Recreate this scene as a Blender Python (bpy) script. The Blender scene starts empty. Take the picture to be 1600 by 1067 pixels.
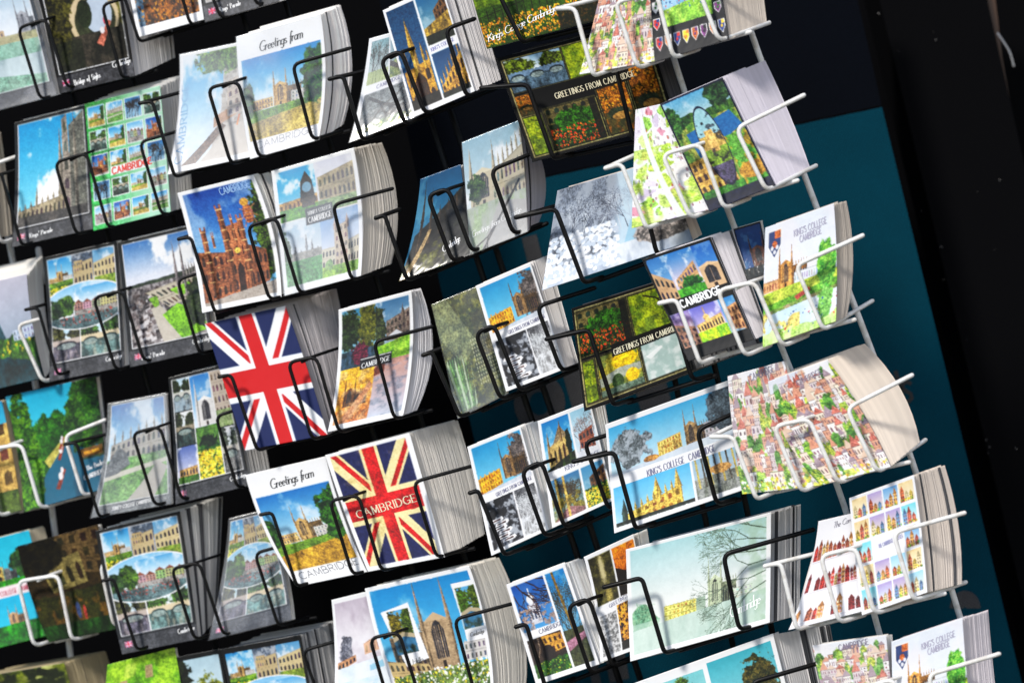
import bpy, math, random
import numpy as np
from mathutils import Vector, Matrix

# ------------------------------------------------------------------ camera, light, exposure
S = bpy.context.scene
COL = S.collection
ROLL = math.radians(16.0)
CAM = Vector((0.0, -2.36, 1.30))
LENS, SENS = 85.0, 36.0
cam_d = bpy.data.cameras.new("camera"); cam = bpy.data.objects.new("camera", cam_d); COL.objects.link(cam)
cam_d.lens = LENS; cam_d.sensor_width = SENS; cam_d.clip_start = 0.05; cam_d.clip_end = 200
cr, sr = math.cos(ROLL), math.sin(ROLL)
m = Matrix(((cr, sr, 0, CAM.x), (0, 0, -1, CAM.y), (-sr, cr, 0, CAM.z), (0, 0, 0, 1)))
cam.matrix_world = m
cam_d.dof.use_dof = True; cam_d.dof.focus_distance = 2.35; cam_d.dof.aperture_fstop = 3.8
S.camera = cam
SUN_ROT, SUN_EL = -32.0, 45.0          # sun: degrees from the camera's back towards the left, height
W = bpy.data.worlds.new("World"); S.world = W; W.use_nodes = True
nt = W.node_tree; bg = nt.nodes["Background"]
sky = nt.nodes.new("ShaderNodeTexSky"); sky.sky_type = 'NISHITA'; sky.sun_disc = False
sky.sun_elevation = math.radians(SUN_EL); sky.sun_rotation = math.radians(180 - SUN_ROT * -1)
nt.links.new(sky.outputs[0], bg.inputs[0]); bg.inputs[1].default_value = 0.09
sd = bpy.data.lights.new("sun", 'SUN'); sd.energy = 2.0; sd.angle = math.radians(9); sd.color = (1.0, 0.95, 0.88)
sun = bpy.data.objects.new("sun", sd); COL.objects.link(sun)
a, e = math.radians(SUN_ROT), math.radians(SUN_EL)
to_sun = Vector((math.sin(a) * math.cos(e), -math.cos(a) * math.cos(e), math.sin(e)))
sun.rotation_euler = to_sun.to_track_quat('Z', 'Y').to_euler(); sun.location = (-1, -3, 4)
S.view_settings.view_transform = 'Standard'; S.view_settings.look = 'None'
S.view_settings.exposure = 0.80; S.view_settings.gamma = 1.0; S.view_settings.use_curve_mapping = False

# ------------------------------------------------------------------ geometry helpers
KP = 0.20                                   # racks run at a slant: nearer towards the right
RD = dict(E=2.475, A=2.445, B=2.41, C=2.385, W=2.355, D=2.295)
F = SENS / LENS
def ray(px, py):
    cx = (px - 800) / 1600 * F; cy = -(py - 533.5) / 1600 * F
    return cx * cr + cy * sr, -cx * sr + cy * cr
def P(px, py, rack, dd=0.0):
    """point of the rack's front plane (dd metres behind it) seen in direction px, py"""
    u, w = ray(px, py)
    d = RD[rack] / (1 + KP * u) + dd
    return np.array((CAM.x + d * u, CAM.y + d, CAM.z + d * w))
MPP = 2.37 * F / 1600                        # metres per photo pixel

def new_obj(name, verts, faces, mat, parent=None, origin=None, smooth=False, colors=None):
    verts = np.asarray(verts, dtype=np.float64)
    if origin is None:
        origin = np.array(parent['_o']) if parent is not None else np.array([0, 0, 0.])
    me = bpy.data.meshes.new(name)
    if isinstance(faces, np.ndarray):
        nv, nf = len(verts), len(faces)
        me.vertices.add(nv); me.vertices.foreach_set('co', (verts - origin).astype(np.float32).ravel())
        k = faces.shape[1]
        me.loops.add(nf * k); me.loops.foreach_set('vertex_index', faces.astype(np.int32).ravel())
        me.polygons.add(nf); me.polygons.foreach_set('loop_start', np.arange(0, nf * k, k, dtype=np.int32))
        me.update(calc_edges=True)
    else:
        me.from_pydata((verts - origin).tolist(), [], faces)
    if smooth:
        me.polygons.foreach_set('use_smooth', np.ones(len(me.polygons), dtype=bool))
    if colors is not None:
        at = me.color_attributes.new('print', 'FLOAT_COLOR', 'POINT')
        at.data.foreach_set('color', np.asarray(colors, dtype=np.float32).ravel())
    me.materials.append(mat)
    o = bpy.data.objects.new(name, me); COL.objects.link(o)
    if parent is None: o.location = origin
    else: o.parent = parent
    return o
def empty(name, loc):
    o = bpy.data.objects.new(name, None); COL.objects.link(o); o.location = loc; o['_o'] = [float(c) for c in loc]
    o.empty_display_size = 0.02
    return o
def tag(o, label, cat, group=None):
    o['label'] = label; o['category'] = cat
    if group: o['group'] = group

class MB:
    def __init__(s): s.v = []; s.f = []
    def tube(s, pts, r, seg=8, bend=0.0085):
        pts = [np.asarray(p, float) for p in pts]
        out = [pts[0]]
        for i in range(1, len(pts) - 1):            # round the bends
            a, b, c = pts[i - 1], pts[i], pts[i + 1]
            la, lc = np.linalg.norm(a - b), np.linalg.norm(c - b)
            k = min(bend, la * .45, lc * .45)
            p, q = b + (a - b) / la * k, b + (c - b) / lc * k
            for t in (0, .25, .5, .75, 1): out.append((1-t)**2 * p + 2*t*(1-t) * b + t*t * q)
        out.append(pts[-1]); n = len(out)
        # rounded ends
        d0 = out[0] - out[1]; d0 /= np.linalg.norm(d0); d1 = out[-1] - out[-2]; d1 /= np.linalg.norm(d1)
        ring = [(out[0] + d0 * r * .9, r * .35), (out[0] + d0 * r * .55, r * .8)] + [(p, r) for p in out] + \
               [(out[-1] + d1 * r * .55, r * .8), (out[-1] + d1 * r * .9, r * .35)]
        base = len(s.v); nrm = None
        for i, (p, rr) in enumerate(ring):
            a = ring[max(i - 1, 0)][0]; b = ring[min(i + 1, len(ring) - 1)][0]
            t = b - a; t /= np.linalg.norm(t)
            if nrm is None:
                nrm = np.cross(t, (0, 0, 1.)) if abs(t[2]) < .9 else np.cross(t, (1., 0, 0))
            nrm = nrm - t * nrm.dot(t); nrm /= np.linalg.norm(nrm); bi = np.cross(t, nrm)
            for k in range(seg):
                an = 2 * math.pi * k / seg
                s.v.append(p + rr * (math.cos(an) * nrm + math.sin(an) * bi))
        for i in range(len(ring) - 1):
            for k in range(seg):
                k2 = (k + 1) % seg; b = base + i * seg
                s.f.append((b + k, b + k2, b + seg + k2, b + seg + k))
        s.f.append(tuple(base + k for k in range(seg))[::-1])
        e = base + (len(ring) - 1) * seg; s.f.append(tuple(e + k for k in range(seg)))
    def box(s, a, b):
        (x0, y0, z0), (x1, y1, z1) = a, b; n = len(s.v)
        s.v += [np.array(q, float) for q in ((x0,y0,z0),(x1,y0,z0),(x1,y1,z0),(x0,y1,z0),(x0,y0,z1),(x1,y0,z1),(x1,y1,z1),(x0,y1,z1))]
        s.f += [tuple(n + i for i in f) for f in ((0,3,2,1),(4,5,6,7),(0,1,5,4),(1,2,6,5),(2,3,7,6),(3,0,4,7))]
    def build(s, name, mat, parent=None, origin=None, smooth=False):
        return new_obj(name, s.v, s.f, mat, parent, origin, smooth)

# ------------------------------------------------------------------ materials
def mat(name, col=(.8,.8,.8), rough=.5, metal=0, coat=0, spec=.5):
    M = bpy.data.materials.new(name); M.use_nodes = True
    b = M.node_tree.nodes['Principled BSDF']
    b.inputs['Base Color'].default_value = (*col, 1); b.inputs['Roughness'].default_value = rough
    b.inputs['Metallic'].default_value = metal; b.inputs['Coat Weight'].default_value = coat
    b.inputs['Specular IOR Level'].default_value = spec; b.inputs['Coat Roughness'].default_value = .12
    return M, M.node_tree, b
def nn(t, ty, **kw):
    n = t.nodes.new(ty)
    for k, v in kw.items(): setattr(n, k, v)
    return n
def print_mat(name, rough, coat, coat_ior=1.5):
    M, t, b = mat(name, rough=rough, coat=coat)
    at = nn(t, 'ShaderNodeAttribute', attribute_name='print')
    t.links.new(at.outputs['Color'], b.inputs['Base Color'])
    b.inputs['Coat IOR'].default_value = coat_ior; b.inputs['Specular IOR Level'].default_value = .25
    no = nn(t, 'ShaderNodeTexNoise'); no.inputs['Scale'].default_value = 7; no.inputs['Detail'].default_value = 1
    bp = nn(t, 'ShaderNodeBump'); bp.inputs['Strength'].default_value = .10; bp.inputs['Distance'].default_value = .004
    t.links.new(no.outputs[0], bp.inputs['Height']); t.links.new(bp.outputs[0], b.inputs['Normal']); t.links.new(bp.outputs[0], b.inputs['Coat Normal'])
    return M
M_MATTE = print_mat('printed_card', .5, .10)
M_DARK = print_mat('dark_ink_printed_card', .6, 0); M_DARK.node_tree.nodes['Principled BSDF'].inputs['Specular IOR Level'].default_value = .08
M_GLOSS = print_mat('glossy_printed_card', .45, .35, 1.45)
M_SLEEVE = print_mat('laminated_printed_card', .40, 1.0, 1.65)
M_PAPER, t, b = mat('paper_edges', rough=.75)
at = nn(t, 'ShaderNodeAttribute', attribute_name='print')
t.links.new(at.outputs['Color'], b.inputs['Base Color'])
def wire_mat(name, col, rough, dirt, worn):
    M, t, b = mat(name, col, rough, coat=0, spec=.30 if col[0] > .1 else .18)
    tc = nn(t, 'ShaderNodeTexCoord'); no = nn(t, 'ShaderNodeTexNoise'); no.inputs['Scale'].default_value = 90; no.inputs['Detail'].default_value = 5
    rp = nn(t, 'ShaderNodeValToRGB'); rp.color_ramp.elements[0].position = .38; rp.color_ramp.elements[1].position = .5
    rp.color_ramp.elements[0].color = (*dirt, 1); rp.color_ramp.elements[1].color = (*col, 1)
    t.links.new(tc.outputs['Object'], no.inputs['Vector']); t.links.new(no.outputs[0], rp.inputs[0]); t.links.new(rp.outputs[0], b.inputs['Base Color'])
    bp = nn(t, 'ShaderNodeBump'); bp.inputs['Strength'].default_value = .25; bp.inputs['Distance'].default_value = .001
    t.links.new(no.outputs[0], bp.inputs['Height']); t.links.new(bp.outputs[0], b.inputs['Normal'])
    return M
M_BLACKWIRE = wire_mat('black_coated_wire', (.004,.004,.0045), .42, (.007,.0065,.006), 0)
M_WHITEWIRE = wire_mat('white_coated_wire', (.80,.79,.76), .30, (.66,.63,.58), 0)
M_DARKWALL, t, b = mat('deep_shade_wall', (.0012,.0012,.0016), .8, spec=.05)  # near-black colour stands in for the deep shade behind the racks
M_FILM, t, b = mat('glare_hazed_film', (.85,.87,.90), .22, spec=.6)
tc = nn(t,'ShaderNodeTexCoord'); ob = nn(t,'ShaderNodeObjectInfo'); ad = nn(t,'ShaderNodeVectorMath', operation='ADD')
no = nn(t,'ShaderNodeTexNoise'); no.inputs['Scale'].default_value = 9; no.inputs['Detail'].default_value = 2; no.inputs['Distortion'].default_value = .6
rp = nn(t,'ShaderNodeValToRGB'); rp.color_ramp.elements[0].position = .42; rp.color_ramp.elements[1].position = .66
rp.color_ramp.elements[0].color = (.02,.02,.02,1); rp.color_ramp.elements[1].color = (.24,.24,.24,1)  # whitish glare haze put into the film's opacity by noise
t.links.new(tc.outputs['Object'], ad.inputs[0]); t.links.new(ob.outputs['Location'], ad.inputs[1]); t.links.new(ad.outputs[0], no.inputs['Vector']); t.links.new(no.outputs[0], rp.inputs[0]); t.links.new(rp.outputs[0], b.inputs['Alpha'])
INK = {}
def ink(c):
    if c not in INK:
        l = tuple(((x/255)/12.92 if x <= 10 else (((x/255)+.055)/1.055)**2.4) for x in c)
        INK[c] = mat('ink', l, .45, coat=.3)[0]
    return INK[c]

# ------------------------------------------------------------------ painting (prints on the cards)
def rs(seed): return np.random.RandomState(seed)
def fbm(h, w, cells, seed, octv=4, asp=1.0):
    out = np.zeros((h, w), np.float32); amp = 1; tot = 0; r = rs(seed)
    for o in range(octv):
        cw = max(2, int(cells * 2**o)); ch = max(2, int(cells * 2**o * h / w * asp))
        if cw > w * 1.2: break
        g = r.rand(ch + 2, cw + 2).astype(np.float32)
        ys = np.linspace(0, ch, h); xs = np.linspace(0, cw, w)
        yi = ys.astype(int); xi = xs.astype(int); fy = (ys - yi)[:, None]; fx = (xs - xi)[None, :]
        fy = fy*fy*(3-2*fy); fx = fx*fx*(3-2*fx)
        A = g[yi][:, xi]; B = g[yi][:, xi+1]; C = g[yi+1][:, xi]; D = g[yi+1][:, xi+1]
        out += amp * ((A*(1-fx)+B*fx)*(1-fy) + (C*(1-fx)+D*fx)*fy); tot += amp; amp *= .55
    return out / tot
def sst(x, a, b):
    t = np.clip((x - a) / (b - a), 0, 1); return t*t*(3-2*t)
def C(c): return np.array(c, np.float32) / 255
class Pic:
    def __init__(s, a):
        s.a = a; s.h, s.w = a.shape[:2]
        s.Y, s.X = np.meshgrid((np.arange(s.h)+.5)/s.h, (np.arange(s.w)+.5)/s.w, indexing='ij')
    def sub(s, x0, y0, x1, y1):
        X0, X1 = int(round(x0*s.w)), max(int(round(x1*s.w)), int(round(x0*s.w))+2)
        Y0, Y1 = int(round(y0*s.h)), max(int(round(y1*s.h)), int(round(y0*s.h))+2)
        return Pic(s.a[Y0:Y1, X0:X1])
    def mix(s, mask, col):
        m = np.clip(mask, 0, 1)[..., None]
        s.a[:] = s.a * (1 - m) + (C(col) if isinstance(col, tuple) else col) * m
    def fill(s, c): s.a[:] = C(c)
    def grad(s, c0, c1, y0=0, y1=1):
        t = np.clip((s.Y - y0) / (y1 - y0), 0, 1)[..., None]; s.a[:] = C(c0)*(1-t) + C(c1)*t
    def noise(s, cells, seed, octv=4, asp=1.0): return fbm(s.h, s.w, cells, seed, octv, asp)
    def poly(s, pts, col, al=1.0):
        xs = [p[0] for p in pts]; ys = [p[1] for p in pts]
        X0 = max(int(min(xs)*s.w)-1, 0); X1 = min(int(max(xs)*s.w)+2, s.w)
        Y0 = max(int(min(ys)*s.h)-1, 0); Y1 = min(int(max(ys)*s.h)+2, s.h)
        if X1 <= X0 or Y1 <= Y0: return
        X = s.X[Y0:Y1, X0:X1]; Y = s.Y[Y0:Y1, X0:X1]; ins = np.zeros(X.shape, bool); n = len(pts)
        for i in range(n):
            x0, y0 = pts[i]; x1, y1 = pts[(i+1) % n]
            if y0 == y1: continue
            ins ^= ((y0 > Y) != (y1 > Y)) & (X < (x1-x0)*(Y-y0)/(y1-y0)+x0)
        r = s.a[Y0:Y1, X0:X1]; r[ins] = r[ins]*(1-al) + C(col)*al
    def rect(s, x0, y0, x1, y1, col, al=1.0): s.poly([(x0,y0),(x1,y0),(x1,y1),(x0,y1)], col, al)
    def line(s, p, q, w, col, al=1.0):
        W_, H_ = s.w, s.h; dx, dy = (q[0]-p[0])*W_, (q[1]-p[1])*H_; L = math.hypot(dx, dy) or 1
        k = w * min(W_, H_) / 2; nx, ny = -dy/L*k/W_, dx/L*k/H_
        s.poly([(p[0]+nx,p[1]+ny),(q[0]+nx,q[1]+ny),(q[0]-nx,q[1]-ny),(p[0]-nx,p[1]-ny)], col, al)
    def ell(s, cx, cy, rx, ry, col, al=1.0, soft=.04):
        d = np.sqrt(((s.X-cx)/rx)**2 + ((s.Y-cy)/ry)**2); s.mix(al*(1-sst(d, 1-soft, 1+soft)), col)
    def sky(s, c0, c1, cloud=.5, seed=1, y1=1.0, cells=3):
        s.grad(c0, c1, 0, y1)
        if cloud: s.mix(cloud * sst(s.noise(cells, seed, 5, .8), .46, .60) if cloud > .9 else cloud * sst(s.noise(cells, seed, 5, .8), .5, .68), (250,250,252))
    def ground(s, y0, c0, c1, seed=1, slope=0, rough=.0, cells=12):
        n = s.noise(cells, seed, 4, .4); yy = y0 + slope*(s.X-.5) + rough*(s.noise(6, seed+1, 3)-.5)
        s.mix((s.Y > yy).astype(np.float32), C(c0) + (C(c1)-C(c0))*sst(n, .25, .75)[..., None])
    def tree(s, cx, cy, rx, ry, col, dark, seed=1, cells=9, rag=.9, al=1.0):
        n = s.noise(cells, seed, 5); n2 = .5*s.noise(cells*1.4, seed+7, 2)+.5*s.noise(cells*5, seed+8, 2)
        d = np.sqrt(((s.X-cx)/rx)**2 + ((s.Y-cy)/ry)**2)
        sh = sst(n2, .3, .7)
        s.mix(al*(1-sst(d + rag*(n-.5), .92, 1.04)), C(dark) + (C(col)-C(dark))*sh[..., None])
    def leaves(s, y0, y1, cols, n, size, seed, x0=0, x1=1):
        r = rs(seed); size *= .62; n = int(n*1.9)
        for _ in range(n):
            x = x0+(x1-x0)*r.rand(); y = y0+(y1-y0)*r.rand(); k = size*(.5+r.rand())
            s.poly([(x-k*s.h/s.w*r.rand(),y),(x,y-k*r.rand()),(x+k*s.h/s.w*r.rand(),y),(x,y+k)], cols[r.randint(len(cols))])
    def facade(s, q, col, nx, ny, win=(60,60,70), arch=True, fx=.5, fy=.6, seed=3):
        (ax,ay),(bx,by),(cx,cy),(dx,dy) = q
        s.poly(q, col)
        r = rs(seed)
        def at(u, v): return ((ax*(1-u)+bx*u)*(1-v)+(dx*(1-u)+cx*u)*v, (ay*(1-u)+by*u)*(1-v)+(dy*(1-u)+cy*u)*v)
        dk = tuple(int(c*.72) for c in col)
        for j in range(ny):
            s.line(at(0,(j+.04)/ny), at(1,(j+.04)/ny), .008, dk, .8)
            for i in range(nx):
                u0 = (i+.5-fx/2)/nx; u1 = (i+.5+fx/2)/nx; v0 = (j+.55-fy/2)/ny; v1 = (j+.55+fy/2)/ny
                pts = [at(u0,v1), at(u1,v1), at(u1,v0+(v1-v0)*.25 if arch else v0)]
                if arch: pts.append(at((u0+u1)/2, v0))
                pts.append(at(u0, v0+(v1-v0)*.25 if arch else v0))
                s.poly(pts, tuple(int(c*(.8+.4*r.rand())) for c in win))
    def spire(s, x, yb, yt, w, col):
        dk = tuple(int(c*.7) for c in col); ym = yb + (yt-yb)*.45
        s.rect(x-w/2, ym, x+w/2, yb, col); s.rect(x, ym, x+w/2, yb, dk)
        s.poly([(x-w*.6,ym),(x,yt),(x+w*.6,ym)], col); s.poly([(x,ym),(x,yt),(x+w*.6,ym)], dk)
        s.line((x-w*.7,ym),(x+w*.7,ym), .012, dk)
    def branches(s, x, y, ang, L, n, col, w, seed, spread=.5):
        r = rs(seed)
        def go(x, y, ang, L, n, w):
            x2 = x + math.cos(ang)*L*s.h/s.w; y2 = y - math.sin(ang)*L
            s.line((x,y),(x2,y2), w, col)
            if n > 0:
                for k in range(2 + (r.rand() > .5)): go(x2, y2, ang + spread*(r.rand()*2-1)*1.3, L*(.62+.25*r.rand()), n-1, w*.68)
        go(x, y, ang, L, n, w)
    def frame(s, col, w=.02):
        s.rect(0,0,1,w,col); s.rect(0,1-w,1,1,col); k = w*s.h/s.w; s.rect(0,0,k,1,col); s.rect(1-k,0,1,1,col)
    def mot(s, amt=.06, cells=30, seed=5):
        n = s.noise(cells, seed, 2)[..., None]; s.a[:] = np.clip(s.a + (n-.5)*2*amt, 0, 1)

def chapel(p, x, yb, h, col, w=.30, side=1):
    """gothic chapel end wall with two spired turrets, great window, long flank"""
    w = w*h*p.h/p.w*1.25; dk = tuple(int(c*.68) for c in col); lt = tuple(min(255,int(c*1.12)) for c in col)
    L = w*1.5*side; yt = yb-h*.58
    x1 = x+side*w*.5
    p.facade([(min(x1,x1+L),yt+.1*h),(max(x1,x1+L),yt+.1*h),(max(x1,x1+L),yb),(min(x1,x1+L),yb)], dk, 7, 1, (50,50,55), True, .55, .7)
    for i in range(6):
        xx = x1 + L*(i+.8)/6; p.spire(xx, yt+.12*h, yt-.03*h, w*.05, col)
    p.rect(x-w/2, yt, x+w/2, yb, col); p.poly([(x-w/2,yt),(x,yt-.10*h),(x+w/2,yt)], lt)
    p.poly([(x-w*.26,yb-.13*h),(x-w*.26,yt+.12*h),(x-w*.14,yt+.03*h),(x,yt-.01*h),(x+w*.14,yt+.03*h),(x+w*.26,yt+.12*h),(x+w*.26,yb-.13*h)], (62,60,66))
    for i in range(-2,3): p.line((x+i*w*.087,yb-.13*h),(x+i*w*.087,yt+.06*h), .006, col)
    p.rect(x-w*.07,yb-.1*h,x+w*.07,yb,(60,45,40))
    for s_ in (-1,1): p.spire(x+s_*w*.56, yb, yb-h*1.1, w*.17, col)
def hall(p, x0, y0, x1, y1, col, nx=9, ny=3, win=(105,105,112), slope=0):
    p.facade([(x0,y0),(x1,y0+slope),(x1,y1),(x0,y1)], col, nx, ny, win, False, .42, .5)
    for i in range(nx): p.rect(x0+(x1-x0)*(i+.4)/nx, y0-.012, x0+(x1-x0)*(i+.55)/nx, y0+.005, col)
def kings(p, s0=(40,120,205), s1=(190,220,245), stone=(196,158,98), grass=(120,160,50), dry=(205,180,95), tree='r', cl=.6, seed=1, hz=.62, tc=(70,120,30), td=(20,50,12), left=True):
    p.sky(s0, s1, cl, seed, hz, 3)
    p.tree(.1, hz-.02, .2, .06, (120,130,60), (60,80,30), seed+1)
    hall(p, 0.02, hz-.10, .36, hz+.02, tuple(min(255,int(c*1.12)) for c in stone), 9, 2)
    chapel(p, .46, hz+.02, .42, stone, .23)
    hall(p, .60, hz-.11, .98, hz+.03, (215,210,200), 8, 3, (110,112,120))
    p.ground(hz+.02, grass, tuple(int(c*.8) for c in grass), seed+2, -.04)
    p.ground(hz+.12, dry, tuple(int(c*.82) for c in dry), seed+3, -.10, .02)
    if 'r' in tree:
        p.tree(.93, hz-.25, .20, .34, tc, td, seed+4, 12); p.tree(.90, hz-.02, .13, .12, tc, td, seed+5, 12)
    if 'l' in tree: p.tree(.02, hz-.12, .10, .20, tc, td, seed+6, 12)
def lawn(p, seed=1, s0=(60,130,210), stone=(190,180,160)):
    p.sky(s0, (205,225,245), .7, seed, .5)
    p.facade([(.05,.40),(1,.28),(1,.58),(.05,.54)], stone, 11, 2, (80,82,88)); 
    for i in range(7): p.spire(.1+.14*i, .40-.018*i, .28-.02*i, .03, stone)
    p.ground(.55, (120,160,90), (95,140,70), seed); p.poly([(.0,.70),(1,.62),(1,.66),(0,.76)], (195,190,175))
    p.mot(.04)
def bridge(p, seed=1, sky=(150,190,225), stone=(170,160,140), green=(90,130,50), water=(70,95,90), n=3):
    p.sky(sky, (220,232,240), .5, seed, .45)
    p.tree(.15,.28,.32,.3,green,tuple(c//3 for c in green),seed+1,8); p.tree(.85,.3,.3,.26,green,tuple(c//3 for c in green),seed+2,8)
    p.ground(.52, water, tuple(int(c*.55) for c in water), seed+3, 0, 0, 7)
    p.rect(0,.42,1,.56,stone)
    for i in range(n):
        x = (i+.5)/n; p.ell(x,.58,.36/n,.11,tuple(int(c*.5) for c in water)); p.ell(x,.60,.33/n,.08,(170,185,180),.7)
    for i in range(14): p.rect(i/14,.395,i/14+.03,.43,stone)
    p.mix(.35*sst(p.noise(14,seed+9,3,.3),.5,.7)*(p.Y>.62), stone)
def punts(p, seed=1, water=(25,95,130), n=3, col=(190,120,60)):
    r = rs(seed)
    p.ground(.0, water, tuple(int(c*.6) for c in water), seed, 0, 0, 8)
    for i in range(n):
        x, y = .2+.6*r.rand(), .25+.6*r.rand(); k=.12+.08*r.rand()
        p.poly([(x-k,y+.05),(x-k*.8,y-.03),(x+k*.8,y-.09),(x+k,y-.06),(x+k*.7,y+.02)], col)
        for j in range(4): p.ell(x-k*.5+j*k*.33, y-.05-.01*j, .018,.03, ((230,225,220),(150,40,40),(40,60,120),(220,190,90))[j])
def daffs(p, y0=.55, seed=1, n=120, cols=((250,215,30),(240,190,20),(255,235,90)), size=.03):
    p.ground(y0, (70,120,35), (35,80,20), seed, 0, .1); p.leaves(y0+.03, 1, cols, n, size, seed+1)
def town(p, seed=1, stone=(200,190,175)):
    r = rs(seed); p.sky((90,150,220),(215,228,242),.8,seed,.5)
    for i in range(5):
        x = i/5; y=.42+.1*r.rand(); c=(int(150+70*r.rand()),int(140+60*r.rand()),int(120+60*r.rand()))
        p.facade([(x,y),(x+.2,y+.02),(x+.2,.75),(x,.75)], c, 3, 3, (70,70,78)); p.poly([(x,y),(x+.1,y-.1),(x+.2,y+.02)], (130,80,60))
    p.ground(.72,(170,165,160),(130,125,120),seed+1)
    p.leaves(.7,.95,((40,40,50),(180,60,50),(60,80,130),(230,225,220)),26,.03,seed)
def gate(p, seed=1, brick=(158,98,64), s0=(20,60,160), s1=(110,170,230)):
    p.sky(s0, s1, .35, seed, .7)
    p.tree(1.0,.45,.2,.42,(90,120,30),(20,30,12),seed+1,12)
    p.facade([(-.05,.50),(.42,.56),(.42,.93),(-.05,.98)], brick, 6, 3, (70,42,35))
    p.facade([(.42,.34),(.66,.32),(.68,.92),(.42,.93)], tuple(min(255,int(c*1.12)) for c in brick), 3, 4, (70,45,40))
    p.facade([(.66,.52),(.92,.60),(.92,.88),(.67,.92)], tuple(int(c*.9) for c in brick), 4, 2, (60,40,35))
    for x, yt, w in ((.14,.30,.07),(.42,.14,.075),(.55,.24,.03),(.66,.26,.07),(.25,.36,.03)):
        p.rect(x-w/2,yt+.03,x+w/2,.92 if w>.05 else .5, brick); p.rect(x,yt+.03,x+w/2,.92 if w>.05 else .5, tuple(int(c*.7) for c in brick))
        for k in range(6): p.rect(x-w*.6,yt+.04+k*.09,x+w*.6,yt+.05+k*.09, (215,165,110))
        p.rect(x-w*.6,yt,x-w*.25,yt+.035,brick); p.rect(x+w*.25,yt,x+w*.6,yt+.035,brick)
    p.poly([(.5,.93),(.5,.72),(.545,.66),(.59,.72),(.59,.93)],(60,35,30)); p.ell(.54,.56,.04,.025,(225,190,80))
    p.ell(.80,.27,.07,.085,(150,90,80)); p.ell(.79,.17,.06,.035,(190,140,60)); [p.line((.80,.25),(x_,y_),.012,(170,120,90)) for x_,y_ in ((.70,.22),(.92,.20),(.68,.32),(.93,.31),(.72,.38),(.90,.38))]; [p.ell(.80,.22+.03*k_,.045,.009,(200,120,60)) for k_ in range(5)];
    p.poly([(0,1),(0,.97),(1,.88),(1,1)],(170,160,150)); p.mot(.07,60,seed)
def A_snow(p, seed=1):
    p.grad((120,126,142),(96,100,114)); p.mix(.7*sst(p.noise(14,seed,4),.4,.65),(176,182,196)); p.mix(sst(p.X+.1*p.Y,.52,.62)*(1-sst(p.X,.85,.98)),(190,212,240))
    for i in range(14): p.branches(.1+.05*i, .62, 1.2+.06*i, .13, 6, ((205,212,225),(90,92,105),(165,172,190))[i%3], .008, seed+i, .55)
    p.poly([(.55,0),(.80,0),(.72,.45),(.60,.55)],(200,220,245),.55)
    p.poly([(.62,.55),(.72,.5),(.64,1),(.5,1)],(150,190,230),.9)
    p.ground(.80,(225,232,245),(150,160,185),seed+20,-.1,.1)
    for i in range(520):
        r = rs(i+seed); x=r.rand()*.52; y=.50+.45*r.rand(); p.ell(x,y,.014,.02,(242,246,255) if r.rand()>.35 else (190,200,222))
    p.ground(.72,(120,110,105),(190,180,175),seed+30,0,.2) if False else None
    p.tree(.86,.72,.22,.16,(190,178,170),(80,75,72),seed+5,12)
def winterboats(p, seed=1):
    p.fill((35,35,42)); p.mix(.7*sst(p.noise(7,seed,4),.45,.7),(215,220,230))
    for i in range(6):
        x, y = .28+.12*(i%2)+.03*i, .42+.09*i
        q=[(x-.22,y+.05),(x-.18,y-.01),(x+.2,y-.03),(x+.25,y+.02),(x+.18,y+.06)]
        p.poly(q,(238,238,242)); p.poly([(x-.15,y+.03),(x-.12,y+.01),(x+.14,y),(x+.15,y+.035)],(70,40,35))
def branchy(p, seed=1, bg=((40,95,170),(150,180,210)), col=(50,40,35), n=5):
    p.sky(bg[0],bg[1],.2,seed)
    for i in range(n): p.branches(.1+.8*i/n,1.0,1.4+.1*(i%3),.24,6,col,.03,seed+i,.45)
def oval_collage(p, seed=1):
    a = p.sub(0,0,.36,.36); kings(a, seed=seed, tree='', dry=(110,150,40)); daffs(a,.75,seed,60,size=.05)
    a = p.sub(.36,0,.68,.36); a.sky((70,80,100),(180,180,190),.5,seed); a.facade([(.05,.3),(.95,.2),(.95,.8),(.05,.8)],(190,170,130),5,2,(70,70,75)); a.ground(.78,(120,145,60),(90,120,45),seed)
    hall(p.sub(.68,0,1,.36) if False else a,.1,.2,.5,.5,(190,165,120),4,2)
    a = p.sub(.68,0,1,.36); a.sky((90,140,200),(220,215,205),.6,seed+2); a.facade([(0,.35),(1,.2),(1,.8),(0,.7)],(205,185,140),6,2); a.ground(.72,(150,165,70),(110,140,50),seed)
    a = p.sub(0,.64,.42,1); a.fill((150,140,135)); bridge(a,seed+4,stone=(185,170,160),water=(110,105,120),green=(110,110,60),n=1)
    a = p.sub(.42,.64,1,1); a.fill((200,190,175)); bridge(a,seed+5,stone=(215,195,160),water=(120,150,150),n=2); p.line((.42,.64),(.42,1),.012,(240,240,240))
    tmp = np.array(p.a); q = Pic(tmp); qq = q.sub(-0.0,.28,1,.74)
    qq.sky((120,170,230),(225,235,245),.5,seed+6,.55); town(qq.sub(.35,.1,1,.75),seed+3); qq.tree(.25,.42,.13,.26,(100,135,50),(35,60,25),seed,10); qq.tree(.05,.5,.12,.25,(70,100,50),(30,50,30),seed+1)
    qq.ground(.66,(110,130,135),(70,90,95),seed+8,0,0,6); qq.leaves(.62,.82,((130,80,60),(190,90,80),(90,60,50)),60,.04,seed,.1,.9)
    d = np.sqrt(((p.X-.5)/.62)**2 + ((p.Y-.50)/.215)**2)
    p.mix((d < 1.04).astype(np.float32), (245,245,245)); k = (d < 1.0); p.a[k] = tmp[k]
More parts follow.
